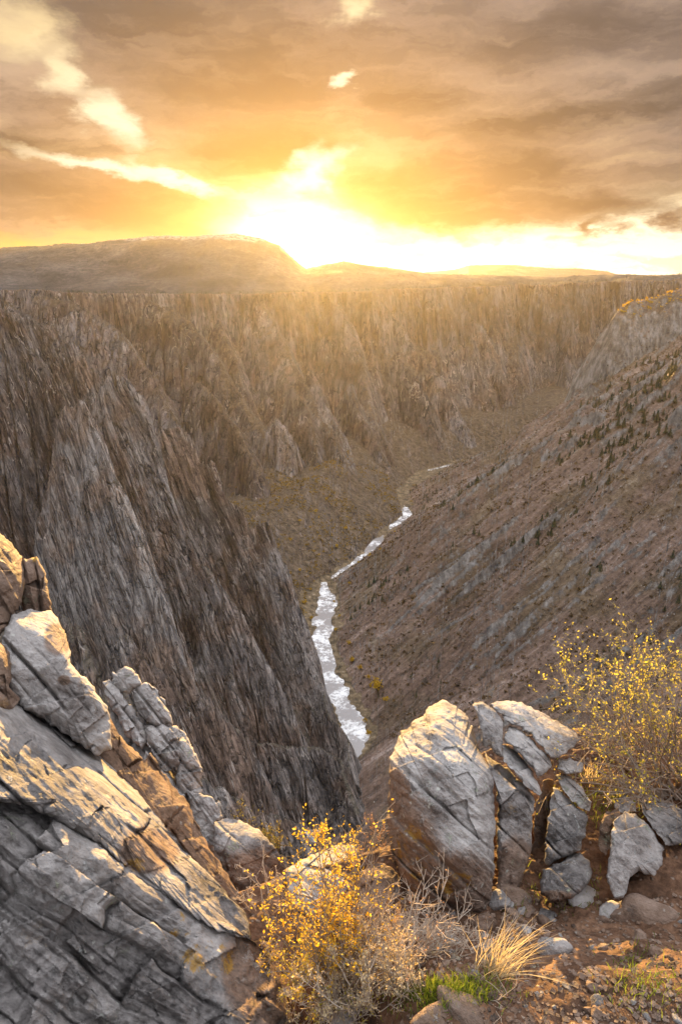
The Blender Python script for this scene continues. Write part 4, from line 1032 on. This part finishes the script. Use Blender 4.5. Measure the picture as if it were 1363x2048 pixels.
def shrub(name, label, cat, base, stems, seed, twig_mat, leaf_mat, leaf_size, leaf_n, leaf_ok=lambda p: 1.0, r0=0.007, sub=7, subsub=4, curl=0.16, up=0.05, spread=0.05, stuff=None, tw=0.0013, sub_len=(0.25, 0.5)):
    rng = np.random.default_rng(seed); root = empty(name, base); tag(root, label, cat)
    tb = Tubes(); tips = []
    for (dv, L) in stems:
        st, dl = wander(rng, rng.normal(size=3) * spread * np.array([1, 1, 0.1]), np.array(dv, float), L, 9, curl * 0.6, up)
        tb.add(st, r0 * (0.6 + 0.6 * L), tw * 1.3)
        for _ in range(sub):
            k = rng.uniform(0.25, 1.0) * 9; i = min(int(k), 8); p = st[i] + (st[i + 1] - st[i]) * (k - i); dd = st[i + 1] - st[i]; dd = dd / np.linalg.norm(dd)
            b, dl = wander(rng, p, dd + rng.normal(size=3) * 0.55, L * rng.uniform(*sub_len) * (1.15 - 0.06 * k), 5, curl, up)
            tb.add(b, tw * 2.0, tw)
            for _ in range(subsub):
                k2 = rng.uniform(0.2, 1.0) * 5; i2 = min(int(k2), 4); p2 = b[i2] + (b[i2 + 1] - b[i2]) * (k2 - i2)
                c, _d = wander(rng, p2, (b[i2 + 1] - b[i2]) / np.linalg.norm(b[i2 + 1] - b[i2]) + rng.normal(size=3) * 0.6, L * rng.uniform(0.06, 0.17), 3, curl * 1.4, up)
                tb.add(c, tw, tw * 0.7); tips.append(c)
            tips.append(b[2:])
    tb.build('branches', twig_mat, root)
    if leaf_n:
        cand = np.concatenate(tips)
        pr = np.array([leaf_ok(p) for p in cand]); pr = pr / pr.sum()
        pk = cand[rng.choice(len(cand), leaf_n, p=pr)] + rng.normal(size=(leaf_n, 3)) * leaf_size * 0.3
        v, f = leaf_quads(pk, leaf_size, rng)
        mesh_np('foliage', v, f, leaf_mat, root, smooth_shade=False)
    return root


rr_ = np.random.default_rng(3)
# golden bush in the middle: leaves to the left and on top, bare straw-coloured twigs to the right
b0 = on_ground(690, 1950)
st = [((rr_.normal(-0.24, 0.24), rr_.normal(0.05, 0.2), 1.0), rr_.uniform(0.36, 0.66)) for _ in range(32)] + [((rr_.normal(0.05, 0.10), 0.1, 1.0), rr_.uniform(0.70, 0.80)) for _ in range(7)]
shrub('bush', 'golden-leaved bush with slender stems in front of the flat pale boulder', 'bush', b0, st, 21, M_twig, M_leaf_y, 0.018, 4300, lambda p: (1.0 if p[0] < 0.08 else 0.25) * (0.15 + max(p[2], 0)), sub=7, spread=0.07)
b1 = on_ground(700, 1955)
st = [((rr_.uniform(0.1, 1.0), rr_.normal(-0.05, 0.25), rr_.uniform(0.35, 1.0)), rr_.uniform(0.3, 0.56)) for _ in range(28)]
shrub('bush', 'bare straw-coloured twiggy bush leaning right from the golden bush', 'bush', b1, st, 22, M_twig_p, M_leaf_y, 0.016, 260, r0=0.006, sub=7, subsub=4, spread=0.05)
b2 = on_ground(800, 1962)
st = [((rr_.uniform(0.0, 1.2), rr_.normal(0, 0.25), rr_.uniform(0.15, 0.6)), rr_.uniform(0.25, 0.5)) for _ in range(30)]
shrub('bush', 'low sprawling dry bush of fine pinkish twigs beside the green grass', 'bush', b2, st, 23, M_twig_p, M_leaf_pk, 0.012, 700, r0=0.004, sub=7, subsub=4, spread=0.08)
for k, (X, Y, hh, nn, lb) in enumerate([(620, 2030, 0.34, 34, 'pale dry brush with yellowish tufts at the bottom edge below the golden bush'), (715, 2025, 0.33, 36, 'feathery straw-coloured brush at the bottom edge, just right of the smooth tan stone'), (790, 2000, 0.28, 30, 'sunlit pale brush with the lightest tips beside the green grass')]):
    st = [((rr_.normal(0, 0.5), rr_.normal(0, 0.4), 1.0), rr_.uniform(0.6, 1.1) * hh) for _ in range(nn)]
    shrub('brush', lb, 'brush', on_ground(X, Y), st, 30 + k, M_twig_p, M_leaf_yg if k == 0 else M_leaf_st, 0.013, 2600, r0=0.004, sub=8, subsub=4, spread=0.10, tw=0.001)
b3 = on_ground(516, 1930) + np.array([0, 0.25, 0.15])
st = [((rr_.normal(0.0, 0.35), rr_.normal(0, 0.3), 1.0), rr_.uniform(0.15, 0.3)) for _ in range(8)]
shrub('bush', 'leafless grey bush beside the tip of the slanting outcrop', 'bush', b3, st, 41, M_twig_p, None, 0.01, 0, r0=0.006, sub=6, subsub=4, curl=0.3)
b4 = at_y(540, 1740, 4.6)
st = [((rr_.normal(-0.15, 0.35), rr_.normal(0, 0.3), 1.0), rr_.uniform(0.3, 0.62)) for _ in range(14)]
shrub('juniper', 'small olive juniper growing behind the dark pointed boulder', 'shrub', b4, st, 42, M_bark, M_leaf_ju, 0.022, 1500, r0=0.008, sub=6, subsub=4, curl=0.25)
b5 = at_y(765, 1790, 3.95)
st = [((rr_.normal(0, 0.3), rr_.normal(0, 0.3), 1.0), rr_.uniform(0.4, 0.62)) for _ in range(24)]
shrub('bush', 'rusty pink faded bush behind the left foot of the split boulder', 'bush', b5, st, 43, M_twig, M_leaf_pk, 0.014, 2200, r0=0.006, sub=8, subsub=4)
b6 = on_ground(1345, 1585)
st = [((rr_.normal(-0.55, 0.55), rr_.normal(0.05, 0.35), rr_.uniform(0.3, 1.15)), rr_.uniform(0.62, 1.22)) for _ in range(46)]
shrub('bush', 'large yellow-green bush with a tangle of grey twigs at the right edge', 'bush', b6, st, 44, M_twig, M_leaf_yg, 0.020, 4800, lambda p: max(0.02, p[2] - 0.30) + 0.05, r0=0.010, sub=9, subsub=4, curl=0.24, up=0.03, spread=0.12, tw=0.0016)
# straw tuft and grass
def blades(name, label, cat, base, n, seed, mat, L, lean, wid, spread=0.04, kind=None, group=None):
    rng = np.random.default_rng(seed); vs = []; fs = []; c = 0
    for _ in range(n):
        p = np.array([rng.normal() * spread, rng.normal() * spread, 0.0]); d = np.array([rng.normal(lean, 0.35), rng.normal(0, 0.3), 1.0]); d /= np.linalg.norm(d)
        ln = L * rng.uniform(0.4, 1.0); side = np.cross(d, rng.normal(size=3)); side /= np.linalg.norm(side); pts = []
        for k in range(6):
            wv = wid * (1 - k / 5.5); pts += [p + side * wv, p - side * wv]
            p = p + d * ln / 5; d = d + np.array([lean * 0.13, 0, -0.13]) * rng.uniform(0.5, 1.6); d /= np.linalg.norm(d)
        vs += pts; fs += [[c + 2 * k, c + 2 * k + 1, c + 2 * k + 3, c + 2 * k + 2] for k in range(5)]; c += 12
    o = mesh_np(name, np.array(vs), np.array(fs), mat); o.location = tuple(base)
    return tag(o, label, cat, group, kind)


blades('grass_tuft', 'pale straw grass tuft bending right on the dirt below the split boulder', 'grass tuft', on_ground(985, 1945), 130, 61, M_leaf_st, 0.34, 0.35, 0.0022, 0.035)
blades('grass_tuft', 'thin golden grass tuft on the bank behind the small wedge', 'grass tuft', on_ground(1185, 1560), 60, 62, M_leaf_st, 0.16, 0.1, 0.002, 0.05)
rng = np.random.default_rng(9); vs = []; fs = []; c = 0
spots = [(rng.normal(905, 55), rng.normal(1982, 14)) for _ in range(950)] + [(rng.normal(850, 40), rng.normal(2000, 18)) for _ in range(350)] + [(rng.normal(1290, 40), rng.normal(1960, 35)) for _ in range(260)] + [(rng.normal(1200, 40), rng.normal(1600, 30)) for _ in range(500)] + [(rng.uniform(1000, 1200), rng.normal(1790, 25)) for _ in range(160)]
for X, Y in spots:
    p = on_ground(X, Y); p[2] -= 0.004; d = np.array([rng.normal(0, 0.3), rng.normal(0, 0.3), 1.0]); d /= np.linalg.norm(d); ln = rng.uniform(0.03, 0.075)
    side = np.cross(d, rng.normal(size=3)); side /= np.linalg.norm(side); wv = 0.0018
    vs += [p + side * wv, p - side * wv, p + d * ln * 0.6 - side * wv * .7, p + d * ln * 0.6 + side * wv * .7, p + d * ln + np.array([rng.normal() * .012, 0, -0.004])]
    fs += [[c, c + 1, c + 2, c + 3]]; fs += [[c + 3, c + 2, c + 4, c + 4]]; c += 5
fs = np.array(fs); tri = fs[1::2, :3]; qd = fs[0::2]
tag(mesh_np('grass', np.array(vs), [qd, tri], M_leaf_gr), 'short green grass growing in patches on the rim dirt', 'grass', kind='stuff')
# gravel
vs = []; fs = []; c = 0
v0, f0 = star_stone(400, 1.0, 0.6); 
def small_stone(seed):
    r = np.random.default_rng(seed); p = r.normal(size=(8, 3)); p = np.array([(x, y, z) for x in (-1, 1) for y in (-1, 1) for z in (-1, 1)], float) * r.uniform(0.55, 1.0, (8, 3)); p[:, 2] *= 0.6
    return p, np.array([(0, 1, 3, 2), (4, 6, 7, 5), (0, 4, 5, 1), (2, 3, 7, 6), (0, 2, 6, 4), (1, 5, 7, 3)])
for k in range(1500):
    X, Y = rng.uniform(800, 1420), 1780 + 290 * rng.uniform() ** 0.7
    p = on_ground(X, Y); v, f = small_stone(k % 40); a = rng.uniform(0, 6.3); R_ = np.array([[math.cos(a), -math.sin(a), 0], [math.sin(a), math.cos(a), 0], [0, 0, 1]])
    vs.append(v @ R_.T * rng.choice([0.004, 0.006, 0.009, 0.013]) + p); fs.append(f + c); c += 8
tag(mesh_np('gravel', np.concatenate(vs), np.concatenate(fs), M_brown, smooth_shade=False), 'fine brown gravel strewn over the dirt of the rim', 'gravel', kind='stuff')

# ------------------------------------------------------------------ trees and scrub in the canyon
def conifer(seed, tiers=7, side=9):
    r = np.random.default_rng(seed); v = []; f = []; c = 0
    for k in range(tiers):
        z0 = 0.10 + 0.82 * k / tiers; R = 0.24 * (1 - 0.9 * k / tiers) * r.uniform(0.8, 1.2)
        for j in range(side):
            a = 2 * math.pi * (j + r.uniform(-.3, .3)) / side + k; q = R * r.uniform(0.6, 1.2); w_ = 0.32
            zz = z0 + r.uniform(-.03, .03)
            v += [(0.02 * math.cos(a), 0.02 * math.sin(a), zz + 0.17), (q * math.cos(a - w_), q * math.sin(a - w_), zz), (q * math.cos(a + w_), q * math.sin(a + w_), zz - 0.02)]
            f.append((c, c + 1, c + 2)); c += 3
    v += [(0.018, 0, 0), (-0.009, 0.016, 0), (-0.009, -0.016, 0), (0, 0, 0.98)]
    f += [(c, c + 1, c + 3), (c + 1, c + 2, c + 3), (c + 2, c, c + 3)]
    return np.array(v, float), np.array(f)


def tree_material(name, c1, c2):
    m, t, b = material(name)
    g = t.node('ShaderNodeNewGeometry'); oi = t.node('ShaderNodeObjectInfo')
    r = t.m('ADD', t.m('MULTIPLY', g.outputs['Random Per Island'], 0.6), t.m('MULTIPLY', oi.outputs['Random'], 0.4))
    t.put(b.inputs['Base Color'], t.mix(r, (*c1, 1), (*c2, 1)))
    return m


def px_of(p):
    cf = p[..., 1] * math.cos(PITCH) - p[..., 2] * math.sin(PITCH); cu = p[..., 1] * math.sin(PITCH) + p[..., 2] * math.cos(PITCH)
    return 681.5 + F * p[..., 0] / cf, 1024 - F * cu / cf, cf


M_con = tree_material('conifer needles', (0.018, 0.024, 0.012), (0.060, 0.060, 0.026))
M_scrub = leaf_material('scrub', (0.045, 0.032, 0.018), (0.20, 0.12, 0.055), 0.2)
M_cott = leaf_material('cottonwood leaves', (0.40, 0.24, 0.02), (0.70, 0.46, 0.05), 0.5)
rg = np.random.default_rng(77)
n_try = 26000
tx = rg.uniform(-60, 1000, n_try); ty = rg.uniform(420, 1720, n_try)
tz, tc_ = heights(tx, ty)
P3 = np.stack([tx, ty, tz], -1); PX, PY, PD = px_of(P3)
thick = smooth(-0.10, 0.30, fbm(tx / 90, ty / 60, 3, 401) + 0.5 * smooth(-420, -150, tz) - 0.25)
okm = (tc_ == 2) & (PX > -30) & (PX < 1420) & (PY < 1480) & (tz > -494)
con = okm & (rg.uniform(size=n_try) < 0.6 * thick * thick)
C3 = P3[con]; Ch = (5.0 + 11.0 * rg.uniform(size=len(C3)) ** 1.6) * (0.75 + 0.4 * smooth(-400, -150, C3[:, 2]))
cpx, cpy, cd = px_of(C3)
order = np.argsort(-(Ch / cd) * ((cpx > 8) & (cpx < 1355) & (cpy < 1330 - 0.25 * np.maximum(cpx - 1000, 0))))
protos = [conifer(500 + k) for k in range(5)]
pm = []
for k, (v, f) in enumerate(protos):
    o = mesh_np('conifer', v, f, M_con, smooth_shade=False); pm.append(o)
for n_, q_ in enumerate(order[:300]):
    o = pm[n_] if n_ < 5 else pm[n_ % 5].copy()
    if n_ >= 5: C.objects.link(o)
    h_ = Ch[q_]; p = C3[q_]
    o.location = (p[0], p[1], p[2] - 0.3); o.scale = (h_ * 1.2, h_ * 1.2, h_); o.rotation_euler = (0, 0, rg.uniform(0, 6.3))
    tag(o, 'small dark conifer dotting the brown hillside right of the river', 'tree', 'conifers on the hillside')
sv_, sf_, c = [], [], 0
lite = [conifer(520 + k, 4, 5) for k in range(4)]
rest = [(C3[q_], Ch[q_]) for q_ in order[300:]]
# rim woods
for k in range(1500):
    i = rg.integers(2, len(RIM) - 3); a = RIM[i] + (RIM[i + 1] - RIM[i]) * rg.uniform(); 
    p = a + np.array([rg.normal(0, 25), abs(rg.normal(0, 1)) * 110]); rest.append((np.array([p[0], p[1], 0.0]), rg.uniform(5, 10)))
RP = np.array([p for p, _ in rest]); rz_, rc_ = heights(RP[:, 0], RP[:, 1])
for (p, h_), zq, cq in zip(rest, rz_, rc_):
    if cq not in (2, 3) and zq < -120: continue
    v, f = lite[c % 4]; a = rg.uniform(0, 6.3); ca, sa = math.cos(a), math.sin(a)
    sv_.append(np.stack([(v[:, 0] * ca - v[:, 1] * sa) * h_, (v[:, 0] * sa + v[:, 1] * ca) * h_, v[:, 2] * h_], -1) + np.array([p[0], p[1], zq - 0.3])); sf_.append(f + c); c += len(v)
tag(mesh_np('forest', np.concatenate(sv_), np.concatenate(sf_), M_con, smooth_shade=False), 'scattered small conifers merging into woodland on the hillside and rim', 'woodland', kind='stuff')


def clumps(P, R, rng, per=9):
    """tufts of small faces, one per point"""
    n = len(P); d = rng.normal(size=(n, per, 3)); d[..., 2] = np.abs(d[..., 2]) * 0.7; d /= np.linalg.norm(d, axis=-1)[..., None]
    o = P[:, None] + d * R[:, None, None] * rng.uniform(0.5, 1.0, (n, per, 1)); a = rng.normal(size=(n, per, 3)); b = rng.normal(size=(n, per, 3)); s_ = R[:, None, None] * 0.42
    v = np.stack([o + a * s_, o + b * s_, o - (a + b) * s_ * 0.6], 2).reshape(-1, 3)
    return v, np.arange(len(v)).reshape(-1, 3)


lx = rg.uniform(-220, 200, 9000); ly = rg.uniform(860, 1620, 9000); lz, lc = heights(lx, ly)
lm = ((lc == 0) | (lc == 4)) & (lz < -395) & (lz > -497) & (rg.uniform(size=9000) < smooth(-0.2, 0.3, fbm(lx / 40, ly / 40, 3, 411) + 0.1))
L3 = np.stack([lx, ly, lz], -1)[lm]
v, f = clumps(L3 + np.array([0, 0, 0.4]), rg.uniform(0.9, 2.8, len(L3)), rg)
tag(mesh_np('brush', v, f, leaf_material('river brush', (0.10, 0.06, 0.02), (0.42, 0.26, 0.05), 0.3), smooth_shade=False), 'golden brown brush on the left bank of the river below the far wall', 'brush', kind='stuff')
sc_m = okm & ~con & (rg.uniform(size=n_try) < 0.75)
S3 = P3[sc_m]
v, f = clumps(S3 + np.array([0, 0, 0.3]), rg.uniform(0.9, 2.6, len(S3)), rg)
tag(mesh_np('scrub', v, f, M_scrub, smooth_shade=False), 'brown oak scrub covering the hillside above the river', 'scrub', kind='stuff')


kn = []
for _ in range(70):
    X = rg.uniform(1236, 1368); y0 = rg.uniform(1745, 1785); d = ray(X, 600); d = d * (y0 / d[1]); kn.append((d[0], y0))
kn = np.array(kn); kz, _c = heights(kn[:, 0], kn[:, 1])
v, f = clumps(np.stack([kn[:, 0], kn[:, 1], kz + 1.5], -1), rg.uniform(2.0, 4.5, len(kn)), rg, 12)  # gold leaf colour stands in for low sun on these shrubs
tag(mesh_np('shrubbery', v, f, M_cott, smooth_shade=False), 'shrubs coloured gold as if sunlit on top of the rocky knob at the right edge', 'shrubbery', kind='stuff')


def cottonwood(name, label, X, Y, h, seed, group=None):
    r = np.random.default_rng(seed); d = ray(X, Y); p = d * (-497.0 / d[2]); z, _c = heights(np.array([p[0]]), np.array([p[1]])); p[2] = z[0]
    root = empty(name, p); tag(root, label, 'tree', group)
    tb = Tubes(); 
    for k in range(4):
        pts, _d = wander(r, np.zeros(3), np.array([r.normal() * .25, r.normal() * .25, 1.0]), h * 0.8, 6, 0.15, 0.05); tb.add(pts, h * 0.03, h * 0.006)
    tb.build('trunk', M_bark, root)
    n = 46; ph = r.normal(size=(n, 3)) * np.array([0.24, 0.24, 0.17]) * h + np.array([0, 0, 0.62 * h])
    v, f = clumps(ph, r.uniform(0.06, 0.14, n) * h, r, 12)
    mesh_np('crown', v, f, M_cott, root, smooth_shade=False)


cottonwood('cottonwood', 'broad yellow cottonwood, biggest tree on the right bank of the river', 752, 1400, 15, 601)
cottonwood('cottonwood', 'small yellow cottonwood just below the broad one on the right bank', 770, 1425, 8, 602)
GRP = 'yellow trees along the river'
for k, (X, Y) in enumerate([(600, 1262), (618, 1235), (612, 1210), (626, 1300), (628, 1318), (622, 1180), (596, 1160), (585, 1130), (600, 1105), (640, 1135), (670, 1110), (690, 1085), (720, 1350), (708, 1330), (735, 1375), (700, 1300), (676, 1260), (680, 1235), (672, 1200), (728, 1440), (740, 1465), (760, 1130), (740, 1145), (720, 1155), (655, 1060), (630, 1085), (700, 1180), (790, 1075), (615, 1280), (650, 1420), (662, 1438), (655, 1400)]):
    cottonwood('cottonwood', 'small yellow autumn tree close to the river bank', X + rg.normal() * 3, Y, rg.uniform(4, 8), 610 + k, GRP)

# ------------------------------------------------------------------ the air
hm = bpy.data.materials.new('hazy air'); hm.use_nodes = True
ht = NT(hm.node_tree)
for n in list(ht.n): ht.n.remove(n)
hv = ht.node('ShaderNodeVolumePrincipled')
hv.inputs['Color'].default_value = (1.0, 0.93, 0.85, 1)
hv.inputs['Density'].default_value = HAZE_DENSITY
hv.inputs['Anisotropy'].default_value = 0.72
ho = ht.node('ShaderNodeOutputMaterial'); ht.l.new(hv.outputs[0], ho.inputs['Volume'])
x0, x1, y0, y1, z0, z1 = -9600, 9600, -60, 13400, -640, 215
hb = np.array([(x, y, z) for x in (x0, x1) for y in (y0, y1) for z in (z0, z1)], float)
hz = mesh_np('haze', hb, np.array([(0, 1, 3, 2), (4, 6, 7, 5), (0, 4, 5, 1), (2, 3, 7, 6), (0, 2, 6, 4), (1, 5, 7, 3)]), hm, smooth_shade=False)
tag(hz, kind='stuff')
